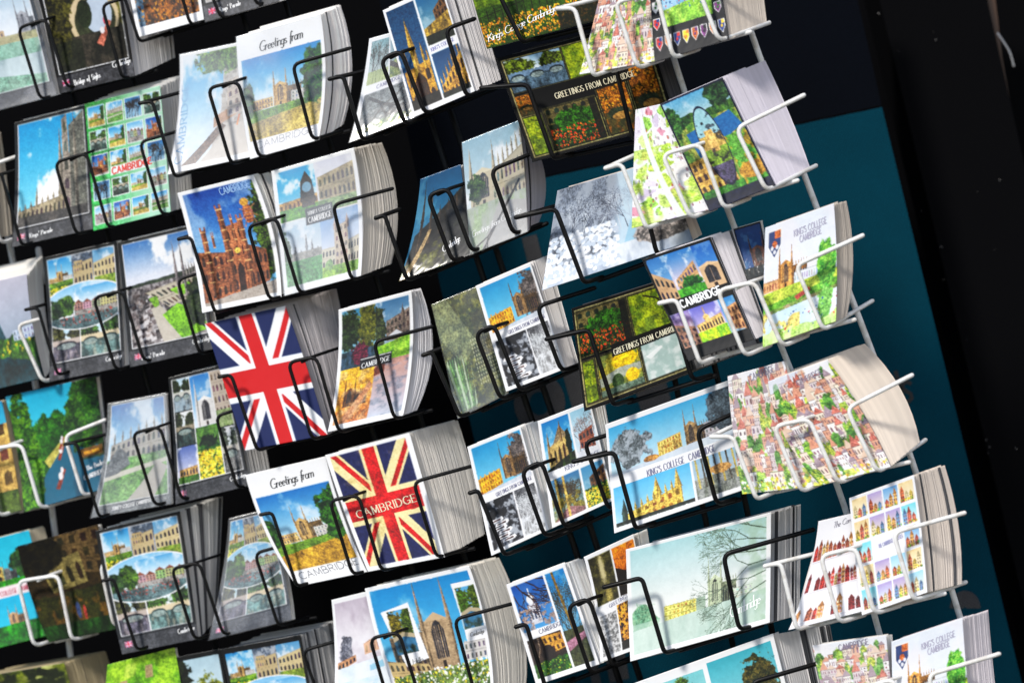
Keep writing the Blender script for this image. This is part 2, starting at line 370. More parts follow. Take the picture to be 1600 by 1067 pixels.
def jack(p, red=(212,14,24), white=(245,245,247), blue=(16,42,100)):
    p.fill(blue); X, Y = p.X, p.Y
    for t, s_ in (((X-Y)/1.414, 1), ((X+Y-1)/1.414, -1)):
        p.mix(np.abs(t) < .082, white)
    for t, s_ in (((X-Y)/1.414, 1), ((X+Y-1)/1.414, -1)):
        off = np.where(X < .5, .030, -.030) * (1 if s_ == 1 else 1) * -1
        if s_ == -1: off = -off
        p.mix(np.abs(t + off) < .027, red)
    p.mix((np.abs(X-.5) < .118) | (np.abs(Y-.5) < .135), white); p.mix((np.abs(X-.5) < .082) | (np.abs(Y-.5) < .092), red)
def sketch(p, seed=1, wash=.22):
    p.fill((238,236,240)); r = rs(seed); p.mix(.5*sst(p.noise(3,seed,4),.4,.7),(205,215,238))
    rows = 11
    for j in range(rows):
        y = .14 + .86*j/rows; x = -.05
        while x < 1.02:
            w = .05+.08*r.rand(); h = .07+.13*r.rand(); k = r.rand()
            col = ((224,160,130),(238,212,190),(240,232,222),(214,150,120),(232,218,190),(205,190,190),(244,240,238))[r.randint(7)]
            if k < .30: p.tree(x+w/2, y, w*.55, h*.6, ((150,200,50),(90,150,50),(200,210,60))[r.randint(3)], (50,100,40), r.randint(999), 16, .7)
            elif k < .38: p.rect(x,y,x+w,y+h*.5,((160,205,70),(190,215,90))[r.randint(2)])
            else:
                p.facade([(x,y-h*.5),(x+w,y-h*.5),(x+w,y+h*.5),(x,y+h*.5)], col, 2+r.randint(3), 2+r.randint(2), (110,78,84), r.rand()>.5, .40, .5, r.randint(99))
                if r.rand() < .7:
                    p.poly([(x-.01,y-h*.5),(x+w/2,y-h*(.75+.5*r.rand())),(x+w+.01,y-h*.5)], ((190,100,84),(150,130,140),(215,140,112),(220,185,160))[r.randint(4)])
                p.line((x,y-h*.5),(x,y+h*.5),.006,(70,55,60),.7); p.line((x,y-h*.5),(x+w,y-h*.5),.006,(70,55,60),.7)
            x += w*(.75+.3*r.rand())
    p.mix(wash*np.ones_like(p.X), (248,242,244)); p.leaves(.9,1,((250,250,250),(200,215,90),(240,200,60)),40,.03,seed); p.mot(.04,70,seed)
def streetmap(p, seed=1, pal=((226,150,110),(240,225,210),(205,215,90),(235,190,160),(245,245,240),(190,205,170),(225,120,90)), n=260, road=(248,246,242)):
    r = rs(seed); sx = r.rand(n)*1.1-.05; sy = r.rand(n)*1.1-.05; ci = r.randint(len(pal), size=n)
    d1 = np.full(p.X.shape, 9., np.float32); d2 = d1.copy(); idx = np.zeros(p.X.shape, int); k = p.w/p.h
    for i in range(n):
        d = np.abs((p.X-sx[i])*k*.9+(p.Y-sy[i])*.3) + np.abs((p.Y-sy[i])*.9-(p.X-sx[i])*k*.3)
        c = d < d1; d2 = np.where(c, d1, np.minimum(d2, d)); idx[c] = i; d1 = np.minimum(d1, d)
    cols = np.array([C(c) for c in pal])[ci]; p.a[:] = cols[idx]
    p.mix((d2-d1) < (.022 if n < 100 else .012), road); r2 = rs(seed+1)
    for i in range(170):
        x, y = r2.rand(), r2.rand(); w=.012+.02*r2.rand(); c=((190,80,60),(120,110,120),(90,150,70),(240,240,250),(150,90,110))[r2.randint(5)]
        p.rect(x,y,x+w,y+w*1.1,c,.75); p.line((x,y),(x+w,y),.006,(70,60,70),.8)
    p.mot(.05,50,seed)
def rowhouses(p, seed=1, pal=None, rows=3, bgc=(240,238,244), dense=.8, y0=.14):
    r = rs(seed); p.fill(bgc)
    pal = pal or ((200,70,60),(215,150,90),(190,110,80),(225,190,120),(150,60,60))
    for j in range(rows):
        yb = y0 + (1-y0)*(j+1)/rows - .05; x = .03
        H = (1-y0)/rows*.72
        while x < .95:
            w = .05+.05*r.rand(); h = H*(.55+.45*r.rand()); c = pal[r.randint(len(pal))]
            if r.rand() < dense:
                p.facade([(x,yb-h*.7),(x+w,yb-h*.7),(x+w,yb),(x,yb)], c, 2, 3, (250,240,230) if r.rand()>.5 else (90,50,50), True, .4,.5)
                p.poly([(x-.005,yb-h*.7),(x+w/2,yb-h),(x+w+.005,yb-h*.7)], tuple(int(q*.75) for q in c))
            x += w*1.1
        p.line((.03,yb+.012),(.95,yb+.012),.008,(150,140,150),.6)
def tilegrid(p, seed=1):
    r = rs(seed); p.fill((240,240,246))
    for j in range(5):
        for i in range(4):
            if j == 2 and i in (1,2): continue
            a = p.sub(.04+.235*i,.03+.192*j,.04+.235*i+.215,.03+.192*j+.165)
            a.grad(((110,150,215),(240,205,150),(150,195,235),(170,150,205),(120,200,225))[r.randint(5)],((240,230,200),(220,235,250))[r.randint(2)])
            for k in range(3):
                x = .05+.3*k; h=.4+.5*r.rand(); c=((228,120,80),(238,205,100),(215,110,90),(242,222,170),(120,150,205),(230,165,95))[r.randint(6)]
                a.facade([(x,1-h*.7),(x+.27,1-h*.7),(x+.27,1),(x,1)], c,2,3,(120,90,90)); a.poly([(x,1-h*.7),(x+.13,1-h*1.1),(x+.27,1-h*.7)],tuple(int(q*.7) for q in c))
            a.leaves(.8,1,((90,160,60),(240,210,60)),8,.1,seed+i+5*j)
def shield(p, x, y, w, h, a_, b_):
    q = [(x,y),(x+w,y),(x+w,y+h*.55),(x+w/2,y+h),(x,y+h*.55)]
    p.poly([(x-.1*w,y-.05*h),(x+w*1.1,y-.05*h),(x+w*1.1,y+h*.58),(x+w/2,y+h*1.08),(x-.1*w,y+h*.58)],(240,238,235)); p.poly(q,a_)
    p.poly([(x+w/2,y),(x+w,y),(x+w,y+h*.3),(x+w/2,y+h*.3)],b_); p.ell(x+w*.5,y+h*.5,w*.2,h*.13,b_)
def kings_wc(p, seed=1):
    p.grad((222,228,244),(236,236,246)); p.mix(.5*sst(p.noise(3,seed),.45,.7),(240,232,240))
    hall(p,.0,.47,.3,.56,(214,160,110),8,1,(150,90,70)); chapel(p,.30,.56,.34,(214,150,82),.22); hall(p,.42,.46,.8,.55,(222,226,238),12,1,(160,165,185))
    p.ground(.55,(196,212,80),(160,190,60),seed,-.03); p.ground(.64,(110,170,50),(90,150,50),seed+1,-.06); p.ground(.70,(170,150,120),(120,150,70),seed+2,-.05)
    p.ground(.73,(190,214,238),(225,232,245),seed+3,-.05,0,5); p.mix(.8*sst(p.noise(9,seed+4,3,.6),.55,.62)*(p.Y>.74)*(p.X<.5),(235,200,80))
    p.poly([(.42,.66),(.62,.62),(.64,.65),(.46,.70)],(190,80,70)); p.tree(.86,.48,.13,.22,(140,205,80),(60,140,50),seed+5,14,.5); p.tree(.84,.80,.10,.16,(150,210,110),(110,180,80),seed+6,14,.8)
    p.ground(.90,(160,215,90),(215,235,170),seed+7,0,.1); p.leaves(.74,.95,((60,90,160),(200,60,60),(90,150,80),(240,240,250)),34,.02,seed)
    shield(p,.06,.06,.17,.22,(70,80,130),(220,120,70))
    p.ell(.11,.2,.02,.018,(225,225,235)); p.ell(.18,.2,.02,.018,(225,225,235)); p.ell(.145,.235,.02,.018,(225,225,235))
def pagoda_dome(p, seed=1):
    p.sky((25,70,165),(80,140,215),.1,seed,1)
    p.poly([(.3,.9),(.3,.5),(.45,.42),(.6,.5),(.62,.9)],(205,205,215)); p.ell(.45,.38,.12,.10,(235,235,240)); p.line((.45,.3),(.45,.14),.03,(235,235,240))
    p.facade([(.32,.5),(.6,.5),(.6,.85),(.32,.85)],(215,215,225),3,1,(70,80,120))
    for i in range(7): p.branches(.0+.15*i,.0 if i%2 else .2,-1.3+.2*i,.2,5,(60,40,40),.035,seed+i,.6)
    p.mix(.9*sst(p.noise(8,seed,4),.5,.62)*(p.Y>.55)*(np.abs(p.X-.5)>.15),(165,140,125))

# card artwork ---------------------------------------------------------------
def bordered(f, b=(.05,.035,.95,.965), bc=(246,246,248), **kw):
    def g(p, seed): p.fill(bc); f(p.sub(*b), seed=seed, **kw)
    return g
def art_kings_white(p, seed, **kw):
    p.fill((247,247,249)); kings(p.sub(.045,.20,.955,.86), seed=seed, tree='rl', **kw)
def art_blackborder(f, **kw):
    def g(p, seed):
        p.grad((22,22,24),(20,20,22)); f(p.sub(.05,.03,.955,.86), seed=seed, **kw)
        q = p.sub(.05,.03,.955,.86); q.frame((225,225,228),.007)
        p.ground(.875,(60,60,64),(84,84,88),seed); jack(p.sub(.07,.905,.16,.95),(215,60,90),(235,225,230),(110,50,110))  # black lower border painted grey to imitate glare; then the small flag
    return g
def A_meadow(p, seed):
    p.sky((170,190,215),(225,230,238),.6,seed,.4); chapel(p,.86,.46,.40,(150,150,155),.2); hall(p,.1,.36,.6,.43,(190,160,120),8,1)
    p.ground(.42,(175,165,125),(150,150,110),seed); p.ground(.50,(150,180,165),(125,165,145),seed+1)
    p.ground(.66,(190,205,210),(160,175,182),seed+2,0,0,5); p.mix(.6*(p.Y>.66)*sst(p.noise(5,seed+3,4,.3),.5,.7),(90,110,110)); p.ground(.84,(130,165,145),(100,140,120),seed+4,.12)
def A_sighs(p, seed):
    p.fill((40,42,28)); p.mix(sst(p.noise(8,seed,4),.45,.7),(95,92,40)); p.rect(.38,.0,1,.36,(190,175,150))
    for i in range(6): p.poly([(.42+.1*i,.30),(.42+.1*i,.12),(.455+.1*i,.04),(.49+.1*i,.12),(.49+.1*i,.30)],(90,75,62))
    p.ell(.62,.58,.34,.26,(200,180,145)); p.ell(.63,.60,.28,.21,(60,65,45)); p.ell(.68,.55,.19,.17,(175,185,205)); p.ell(.5,.52,.1,.13,(45,55,35))
    p.ground(.70,(72,66,56),(35,36,28),seed+1); p.poly([(.60,.80),(.80,.62),(.84,.64),(.68,.84)],(190,110,90)); p.ell(.76,.62,.025,.04,(200,60,80)); p.ell(.70,.70,.03,.03,(225,215,215))
    p.tree(.08,.4,.22,.5,(90,86,36),(28,28,14),seed+2,9); p.mix(.5*(p.Y>.72)*(p.X<.4),(30,40,22))
def A_autumn(p, seed):
    p.fill((90,58,18)); p.mix(sst(p.noise(10,seed,4),.4,.65),(175,110,20)); p.mix(sst(p.noise(16,seed+3,3),.55,.7),(50,34,14)); p.poly([(0,0),(.25,0),(.1,1),(0,1)],(100,140,190),.8)
    p.leaves(.2,1,((205,140,30),(150,90,20),(90,50,15)),420,.02,seed)
def A_street(p, seed): town(p, seed); p.mot(.05)
def A_cambv(p, seed):
    p.fill((248,248,250)); q = p.sub(.05,.03,.95,.95); q.sky((60,140,225),(215,232,250),.9,seed,.7,2)
    q.poly([(.45,1),(.62,.5),(.70,.12),(1,.02),(1,1)],(196,188,180))
    r = rs(seed)
    for j in range(22):
        for i in range(8):
            x=.62+.07*i-(j>10)*.01*(j-10); y=.12+.04*j; c=int(150+70*r.rand())
            if x > .70-.012*j: q.rect(x,y,x+.062,y+.035,(c,c-6,c-14))
    q.tree(.7,.06,.42,.14,(130,165,80),(50,80,40),seed,14); q.poly([(.1,1),(.6,.66),(.68,.70),(.3,1)],(120,100,85)); q.poly([(.35,1),(.68,.72),(1,.68),(1,1)],(208,200,190))
    q.poly([(.5,.6),(.9,.5),(.9,.6),(.5,.7)],(190,150,120))
    q.facade([(.72,.3),(1,.25),(1,.6),(.7,.62)],(205,190,175),3,4,(110,100,100)); q.line((.88,.62),(.84,.72),.02,(230,120,50))
def A_3panel_chapel(p, seed, dark=False):
    p.fill((244,244,248)); a=p.sub(.04,.03,.50,.95); a.grad((14,62,112),(34,92,150)); 
    a.facade([(.05,.62),(.95,.58),(.95,1),(.05,1)],(190,140,40),3,2,(60,35,20)); a.spire(.5,.72,.12,.2,(222,175,70)); a.spire(.2,.66,.38,.09,(212,165,60)); a.spire(.8,.66,.38,.09,(212,165,60)); a.spire(.95,.64,.46,.06,(200,150,60))
    a.poly([(.3,1),(.3,.75),(.5,.66),(.7,.75),(.7,1)],(70,40,15)); a.ground(.9,(35,30,20),(20,18,14),seed); a.mot(.08,24,seed)
    b=p.sub(.53,.03,.97,.46); b.sky((30,90,150),(90,130,160),.3,seed,.5); b.facade([(.5,.35),(1,.1),(1,.7),(.5,.62)],(120,85,45),4,3,(35,25,20)); b.ground(.55,(200,160,60),(110,90,40),seed,-.2); b.ground(.8,(40,50,20),(25,30,14),seed)
    c=p.sub(.53,.54,.97,.95); c.sky((14,66,122),(40,98,155),.0,seed); c.facade([(.05,.75),(1,.15),(1,1),(.05,1)],(205,150,55),7,2,(60,40,25)); 
    for i in range(7): c.spire(.08+.14*i,.78-.09*i,.5-.1*i,.05,(200,150,70))
    c.ground(.88,(25,30,22),(40,45,25),seed)
def A_3panel_spring(p, seed):
    p.fill((244,244,248)); a=p.sub(.08,.04,.5,.47); branchy(a,seed,((120,150,165),(210,215,205)),(80,80,75),5); a.mix(.8*(a.Y>.7)*1.,(165,180,110))
    b=p.sub(.53,.04,.97,.47); b.sky((90,120,150),(190,200,190),.3,seed); b.ground(.5,(150,160,90),(90,110,50),seed,-.3); b.poly([(0,.55),(1,.95),(1,1),(0,.7)],(60,45,30))
    c=p.sub(.08,.56,.97,.96); c.fill((120,125,125)); c.mix(sst(c.noise(5,seed,4),.4,.7),(70,74,72)); c.branches(.1,.1,-.6,.4,6,(40,38,34),.07,seed); c.branches(.9,0,-2.4,.4,6,(70,70,66),.05,seed+2); daffs(c,.80,seed,80,size=.03)
def A_field(p, seed):
    p.fill((70,95,25)); hall(p,.3,.0,.9,.25,(190,120,40),8,3,(90,50,20)); p.ground(.28,(110,130,30),(70,95,20),seed); p.ground(.55,(60,90,20),(40,65,15),seed+1)
    for i in range(18): p.line((.02+.06*i,.60-.012*i),(.02+.06*i,.80-.012*i),.008,(30,30,18)); 
    p.line((0,.66),(1,.44),.007,(30,30,18)); p.leaves(.70,.97,((225,150,30),(205,120,20),(240,180,50)),420,.024,seed)
    p.rect(.62,.78,1,1,(25,24,12),.75)
def A_blueparade(p, seed):
    p.sky((20,130,215),(120,195,240),1.0,seed,.8,3); p.facade([(.66,.05),(.74,.0),(.78,.95),(.64,.9)],(150,140,128),1,5,(90,85,80)); p.poly([(.76,.12),(1,.0),(1,1),(.76,1)],(104,104,96)); p.mix(.5*(p.X>.78)*sst(p.noise(12,seed,3),.4,.7),(130,132,118))
    p.spire(.62,.9,.10,.06,(150,140,125)); p.spire(.84,.9,-.05,.05,(150,142,128)); p.facade([(0,.84),(.68,.76),(.68,.93),(0,.95)],(150,138,112),11,1,(70,64,56))
    for i in range(9): p.spire(.03+.08*i,.87-.012*i,.78-.012*i+(-.12 if i==3 else 0),.025,(165,150,120))
    p.ground(.9,(90,85,80),(66,64,62),seed); p.mot(.05,60,seed)
def A_greencollage(p, seed):
    p.grad((60,150,70),(60,175,90)); p.mix(np.clip((p.X-.1)*1.2,0,.8),(190,225,210))
    fs = [kings, town, bridge, lawn, gate, lambda q, seed: kings(q, seed=seed, stone=(180,160,130)), lambda q, seed: branchy(q, seed)]
    for j in range(5):
        for i in range(4):
            if j == 2 and i in (1,2) and False: continue
            q = p.sub(.03+.242*i,.035+.19*j+(.02 if j>2 else 0),.03+.242*i+.222,.035+.19*j+.165+(.02 if j>2 else 0)*.0)
            fs[(i*3+j*2+seed)%7](q, seed=seed+i+7*j); q.frame((235,240,240),.03)
    p.rect(.27,.535,.78,.60,(232,240,240))
def A_gate(p, seed): p.fill((247,247,249)); gate(p.sub(.055,.03,.945,.955), seed)
def A_trinity(p, seed):
    p.fill((247,247,249)); a=p.sub(.05,.03,.5,.42); a.sky((50,140,215),(150,200,235),.8,seed); a.facade([(0,.62),(1,.58),(1,.78),(0,.8)],(190,150,90),9,1,(110,80,50)); a.ground(.76,(110,165,40),(80,140,30),seed); a.poly([(.55,.7),(.6,.3),(.75,.1),(.9,.3),(.95,.7)],(60,50,45)); a.ell(.75,.42,.12,.1,(120,150,180)); a.rect(.58,.62,.92,.8,(90,75,60))
    b=p.sub(.5,.03,.95,.42); b.sky((205,205,225),(235,230,225),.3,seed); b.facade([(.05,.3),(1,.15),(1,.78),(.05,.75)],(165,150,120),8,2,(85,78,68)); b.ground(.76,(140,160,110),(110,140,80),seed)
    c=p.sub(.05,.43,.5,.94); c.sky((160,185,215),(220,228,238),.6,seed+1,.5); 
    for i in range(6): c.spire(.15+.15*i,.62,.22+.12*((i*7)%3),.06,(150,150,150))
    c.rect(.1,.5,1,.66,(150,148,140)); c.tree(.05,.45,.14,.3,(110,140,90),(60,90,60),seed); c.ground(.62,(110,165,110),(80,140,80),seed)
    d=p.sub(.5,.43,.95,.94); d.sky((120,150,215),(215,220,240),.2,seed+2,.6); d.facade([(.35,.25),(.7,.2),(.72,.85),(.35,.85)],(205,185,160),3,5,(120,100,90)); d.facade([(0,.55),(.36,.55),(.36,.85),(0,.86)],(215,205,180),4,2); d.facade([(.7,.5),(1,.45),(1,.85),(.7,.85)],(205,195,170),4,2); d.spire(.38,.3,.12,.08,(200,170,150)); d.spire(.7,.3,.08,.08,(200,170,150)); d.ground(.84,(150,185,80),(120,165,60),seed); d.tree(.2,.82,.1,.08,(150,180,110),(110,150,90),seed)
    p.rect(.34,.36,.66,.49,(52,52,56))
def A_spires(p, seed):
    p.sky((12,76,128),(44,110,155),.2,seed,.6); p.poly([(0,1),(.06,.55),(1,.22),(1,1)],(44,42,36))
    for i in range(5): p.spire(.16+.17*i,.75-.06*i,.05+.07*i if i<2 else .38-.03*i,.05,(80,66,50))
    p.mix(.8*(p.Y>.6+.35*(1-p.X)-.1)*sst(p.noise(11,seed,4),.4,.65),(110,112,40)); p.poly([(0,1),(.3,.55),(.36,.55),(.1,1)],(165,140,100)); p.mix(.85*(p.X>.62)*(p.Y>.42)*1.,(44,46,48))
def A_palechapel(p, seed):
    p.sky((130,165,195),(205,215,220),.8,seed,.5,3); chapel(p,.3,.62,.5,(190,178,150),.3); p.facade([(.45,.36),(1,.2),(1,.72),(.45,.6)],(185,175,150),8,2,(110,110,110))
    for i in range(7): p.spire(.5+.08*i,.38-.03*i,.22-.03*i,.03,(190,178,150))
    p.ground(.60,(150,170,130),(170,175,165),seed); p.poly([(.2,1),(.55,.62),(1,.7),(1,1)],(170,168,165)); p.tree(.2,.45,.16,.12,(95,120,60),(40,60,30),seed,14); p.branches(.9,.5,-2.2,.3,5,(70,66,60),.04,seed)
def framed(p, seed, items, bc=(14,14,14)):
    p.fill(bc); p.frame((14,14,14),.03)
    q = p.sub(.025,.035,.975,.965); q.frame((170,160,110),.012)
    for (x0,y0,x1,y1,f) in items:
        a = p.sub(x0,y0,x1,y1); f(a, seed); a.frame((20,20,14),.03); a.frame((120,115,70),.014)
def f_willow(p, s): bridge(p,s,(120,150,185),(110,130,160),(130,150,40),(90,110,130),3)
def f_yel(p, s): p.fill((150,165,30)); p.mix(sst(p.noise(6,s,4),.4,.7),(90,115,25)); p.mix((p.Y>.6)*sst(p.noise(5,s+1,3,.4),.4,.6),(110,130,40)); p.branches(.4,.1,-.4,.3,6,(50,45,20),.04,s)
def f_flowers(p, s):
    p.fill((30,50,20)); p.facade([(.0,.0),(1,.0),(1,.4),(.0,.4)],(110,100,60),6,2,(40,50,40)); p.tree(.55,.45,.42,.30,(70,130,30),(20,50,15),s,12); p.mix((p.Y>.6)*.9,(25,60,30)); p.leaves(.5,.95,((225,80,30),(235,110,30),(200,50,30),(60,110,40)),200,.045,s); p.mix(.85*(p.X>.85),(25,25,20))
def f_aut(p, s): p.fill((150,90,20)); p.mix(sst(p.noise(7,s,4),.42,.6),(70,60,20)); p.mix((p.Y>.55)*.8*sst(p.noise(5,s+2,3,.4),.3,.7),(60,65,35)); p.ell(.5,.6,.35,.12,(50,60,40)); p.ell(.55,.66,.28,.07,(160,120,60)); p.leaves(.0,.5,((215,130,30),(230,150,40)),120,.04,s)
def f_brown(p, s): p.fill((90,70,30)); p.tree(.5,.4,.45,.4,(150,110,30),(50,40,15),s,8); p.rect(0,.8,1,1,(60,50,28)); p.line((.3,1),(.35,.3),.06,(40,30,18))
def f_hand(p, s): p.fill((160,180,175)); p.mix(sst(p.noise(6,s,4),.4,.7),(200,210,205)); p.poly([(.1,.4),(.5,.25),(.55,.3),(.2,.5)],(225,230,225))
def f_yelbridge(p, s):
    p.fill((110,120,60)); p.mix(sst(p.noise(6,s,4),.4,.6),(150,140,50)); p.tree(.65,.25,.3,.3,(235,195,20),(190,150,20),s,12); p.poly([(0,.55),(.5,.42),(1,.45),(1,.6),(0,.75)],(150,155,140)); p.ell(.42,.72,.13,.18,(60,80,45)); p.ell(.75,.68,.15,.16,(225,180,30)); p.ground(.82,(110,125,110),(80,100,85),s)
def A_greet1(p, seed): framed(p, seed, [(.03,.04,.42,.36,f_willow),(.42,.04,.80,.36,f_yel),(.80,.04,.97,.36,f_brown),(.03,.38,.14,.58,f_aut),(.03,.58,.17,.96,f_yel),(.18,.55,.54,.96,f_flowers),(.55,.47,.76,.96,f_aut),(.77,.36,.97,.96,lambda q,s:f_aut(q,s+4))]); p.rect(.22,.41,.80,.50,(12,12,10)) if False else p.poly([(.26,.40),(.80,.38),(.80,.50),(.26,.52)],(14,13,11))
def A_greet2(p, seed): framed(p, seed, [(.03,.05,.56,.50,f_flowers),(.57,.05,.97,.50,f_yel),(.03,.53,.16,.95,lambda q,s:f_yel(q,s+2)),(.17,.53,.58,.95,f_yelbridge),(.59,.53,.97,.95,f_hand)]); p.poly([(.33,.47),(.97,.45),(.97,.57),(.33,.59)],(14,13,11))
def A_pastelmap(p, seed):
    streetmap(p, seed, ((190,225,90),(226,214,230),(205,190,215),(150,205,90),(238,232,240),(215,235,150),(225,150,170),(236,230,226)), 60, (242,240,244)); p.mix(.75*sst(p.noise(3,seed+4,3),.52,.6)*(p.Y>.35),(176,222,70)); p.mix(.9*(np.abs(p.X-.15-.5*p.Y)<.05),(236,236,246)); p.mot(.06,70,seed)
def A_shields(p, seed):
    p.fill((22,22,32)); q=p.sub(.16,.0,.84,.70); q.sky((150,190,225),(190,215,235),.4,seed); q.ground(.3,(130,180,70),(90,150,60),seed); q.ground(.5,(120,165,215),(165,195,230),seed+1); q.ground(.72,(120,185,60),(160,205,80),seed+2,-.1); q.leaves(.4,.8,((200,60,50),(240,240,240),(60,90,160)),40,.03,seed)
    r=rs(seed); cs=((200,40,40),(40,60,140),(235,190,50),(60,120,60),(120,60,120),(230,120,50),(235,235,235),(25,25,40))
    for i in range(8): shield(p,.05+.12*i,.78,.075,.12,cs[r.randint(8)],cs[r.randint(8)])
    for j in range(4): shield(p,.03,.12+.16*j,.08,.1,cs[r.randint(8)],cs[r.randint(8)]); shield(p,.87,.12+.16*j,.08,.1,cs[r.randint(8)],cs[r.randint(8)])
def A_ovalpunt(p, seed):
    p.fill((18,24,62)); q=p.sub(.03,.02,.97,.90); q.sky((90,150,205),(190,205,195),.4,seed,.3)
    q.ground(.18,(90,130,50),(30,70,30),seed,0,.06); q.ground(.27,(190,180,90),(80,130,50),seed+1,0,.08); q.poly([(.15,.35),(.9,.28),(1,.45),(.2,.62)],(35,95,165)); q.tree(.85,.1,.2,.14,(70,110,60),(20,50,35),seed+2,10); q.tree(.05,.2,.15,.16,(80,130,60),(20,60,30),seed+2,10)
    q.facade([(.0,.62),(.4,.6),(.4,.95),(.0,.95)],(205,160,80),4,3,(80,60,50)); q.facade([(.25,.66),(.6,.72),(.6,1),(.25,1)],(220,180,90),4,2,(90,60,50)); q.ground(.93,(80,150,50),(50,110,40),seed); q.mix(.9*(q.X>.66)*(q.Y>.5),(90,160,60)); q.mix(.8*(q.X>.66)*(q.Y>.5)*sst(q.noise(8,seed,4),.5,.6),(200,150,40)); q.ell(.85,.88,.22,.08,(190,140,50))
    d=np.sqrt(((p.X-.47)/.17)**2+((p.Y-.50)/.34)**2); p.mix(d<1.06,(20,25,60)); p.mix(d<1,(150,190,205))
    k=d<1; p.mix(k*(p.Y>.40),(180,150,80)); p.mix(k*(p.Y>.52)*(p.Y<.66),(120,150,50)); p.mix(k*(p.Y>.66),(90,80,110)); p.mix(k*(p.Y>.36)*(p.Y<.55)*(np.abs(p.X-.47)<.06),(222,175,100)); p.mix(k*sst(p.noise(14,seed,3),.6,.7)*.7,(40,40,50))
    p.mot(.06,40,seed)
def A_tealchapel(p, seed):
    p.grad((190,186,204),(120,140,160)); p.poly([(.0,.35),(.35,.15),(.5,.5),(.7,1),(0,1)],(50,84,98)); p.spire(.38,.5,.1,.06,(80,110,120)); p.ground(.55,(90,140,40),(30,60,40),seed,.1,.2); p.ground(.75,(25,70,85),(20,45,50),seed,.2,.1); p.facade([(.65,.5),(1,.48),(1,.6),(.65,.6)],(190,200,225),6,2,(110,120,150)); p.leaves(.6,.7,((220,200,40),),8,.04,seed)
def A_aerial(p, seed):
    p.sky((70,110,185),(215,218,235),1.0,seed,.35,4); p.ground(.38,(70,80,60),(50,60,45),seed,-.06,.03); p.ground(.42,(165,160,160),(90,84,84),seed,-.04,.02,26); r=rs(seed)
    for i in range(170):
        x=r.rand()*.55; y=.45+.5*r.rand(); k=.015+.03*r.rand()*(y); p.poly([(x,y),(x+k*2,y-k*.4),(x+k*2.2,y+k*.5),(x+k*.2,y+k)],((60,50,52),(120,110,110),(200,195,195),(85,70,66),(150,140,136))[r.randint(5)])
    p.facade([(.25,.50),(.95,.42),(1,.60),(.55,.68)],(190,180,160),9,2,(90,84,78)); p.poly([(.30,.66),(.42,.64),(.8,.98),(.42,1)],(190,182,168)); p.poly([(.44,.74),(.66,.66),(.99,.80),(.99,.96),(.66,1)],(128,190,40)); p.poly([(.58,.52),(.85,.48),(.88,.56),(.72,.60)],(130,190,40))
    p.poly([(.28,.56),(.4,.55),(.42,.64),(.36,.66)],(130,180,50))
    for x,t in ((.70,.05),(.80,.02)): p.spire(x,.62,t,.035,(150,140,140))
    for i in range(5): p.spire(.84+.04*i,.42,.30,.02,(160,150,145))
    p.tree(.93,.70,.17,.22,(70,84,46),(30,40,26),seed,14); p.mot(.04,60,seed)
def A_4cam(p, seed):
    p.fill((247,247,249)); a=p.sub(.05,.03,.5,.5); a.sky((60,120,170),(160,190,210),.3,seed); a.tree(.2,.35,.35,.35,(60,80,40),(20,35,22),seed,9); a.tree(.78,.3,.3,.45,(120,120,40),(50,60,25),seed+1,9); a.ground(.7,(70,90,120),(40,60,70),seed); a.tree(.55,.78,.25,.2,(150,50,80),(70,30,50),seed,14)
    b=p.sub(.5,.03,.95,.5); b.sky((70,110,160),(180,190,200),.5,seed); b.facade([(.3,.35),(1,.2),(1,.7),(.3,.68)],(120,105,95),6,3,(70,62,60)); b.spire(.8,.4,.1,.08,(110,95,85)); b.tree(.1,.45,.2,.4,(80,90,50),(30,40,30),seed,9); b.poly([(.2,.66),(.6,.52),(.9,.66)],(200,200,205)); b.ground(.70,(150,200,60),(120,180,40),seed,-.1)
    c=p.sub(.05,.5,.5,.95); c.grad((235,180,40),(210,120,60)); chapel(c,.35,.7,.5,(110,70,30),.25); c.poly([(.1,1),(.9,.3),(1,.4),(.4,1)],(190,130,90)); c.mix(.5*sst(c.noise(6,seed,4),.5,.7),(225,190,150))
    d=p.sub(.5,.5,.95,.95); d.grad((190,140,125),(190,195,215)); d.mix(.6*sst(d.noise(5,seed,4,2.),.45,.7),(120,130,150)); d.poly([(0,.1),(.3,.0),(.3,.2),(0,.25)],(120,60,40))
    p.rect(.30,.44,.72,.53,(38,38,42)); p.rect(.31,.445,.71,.45,(220,220,220))
def A_bamboo(p, seed):
    p.fill((78,82,44)); p.mix(sst(p.noise(7,seed,5),.4,.7),(124,124,62)); p.mix(sst(p.noise(9,seed+3,4),.55,.7),(60,70,40)); p.poly([(0,.0),(.3,0),(.7,.45),(.35,.6),(0,.3)],(140,148,116),.6)
    for i in range(10): p.poly([(.02+.05*i,.55+.02*i),(.05+.05*i,.5),(.16+.03*i,.95),(.12+.03*i,.98)],((200,225,190),(120,170,100),(80,120,70))[i%3],.8)
    for i in range(9):
        for j in range(12): p.rect(.58+.045*i,.42+.035*j,.60+.045*i,.44+.035*j,(225,225,190),.6)
    p.rect(.7,.2,1,.6,(80,70,45),.5)
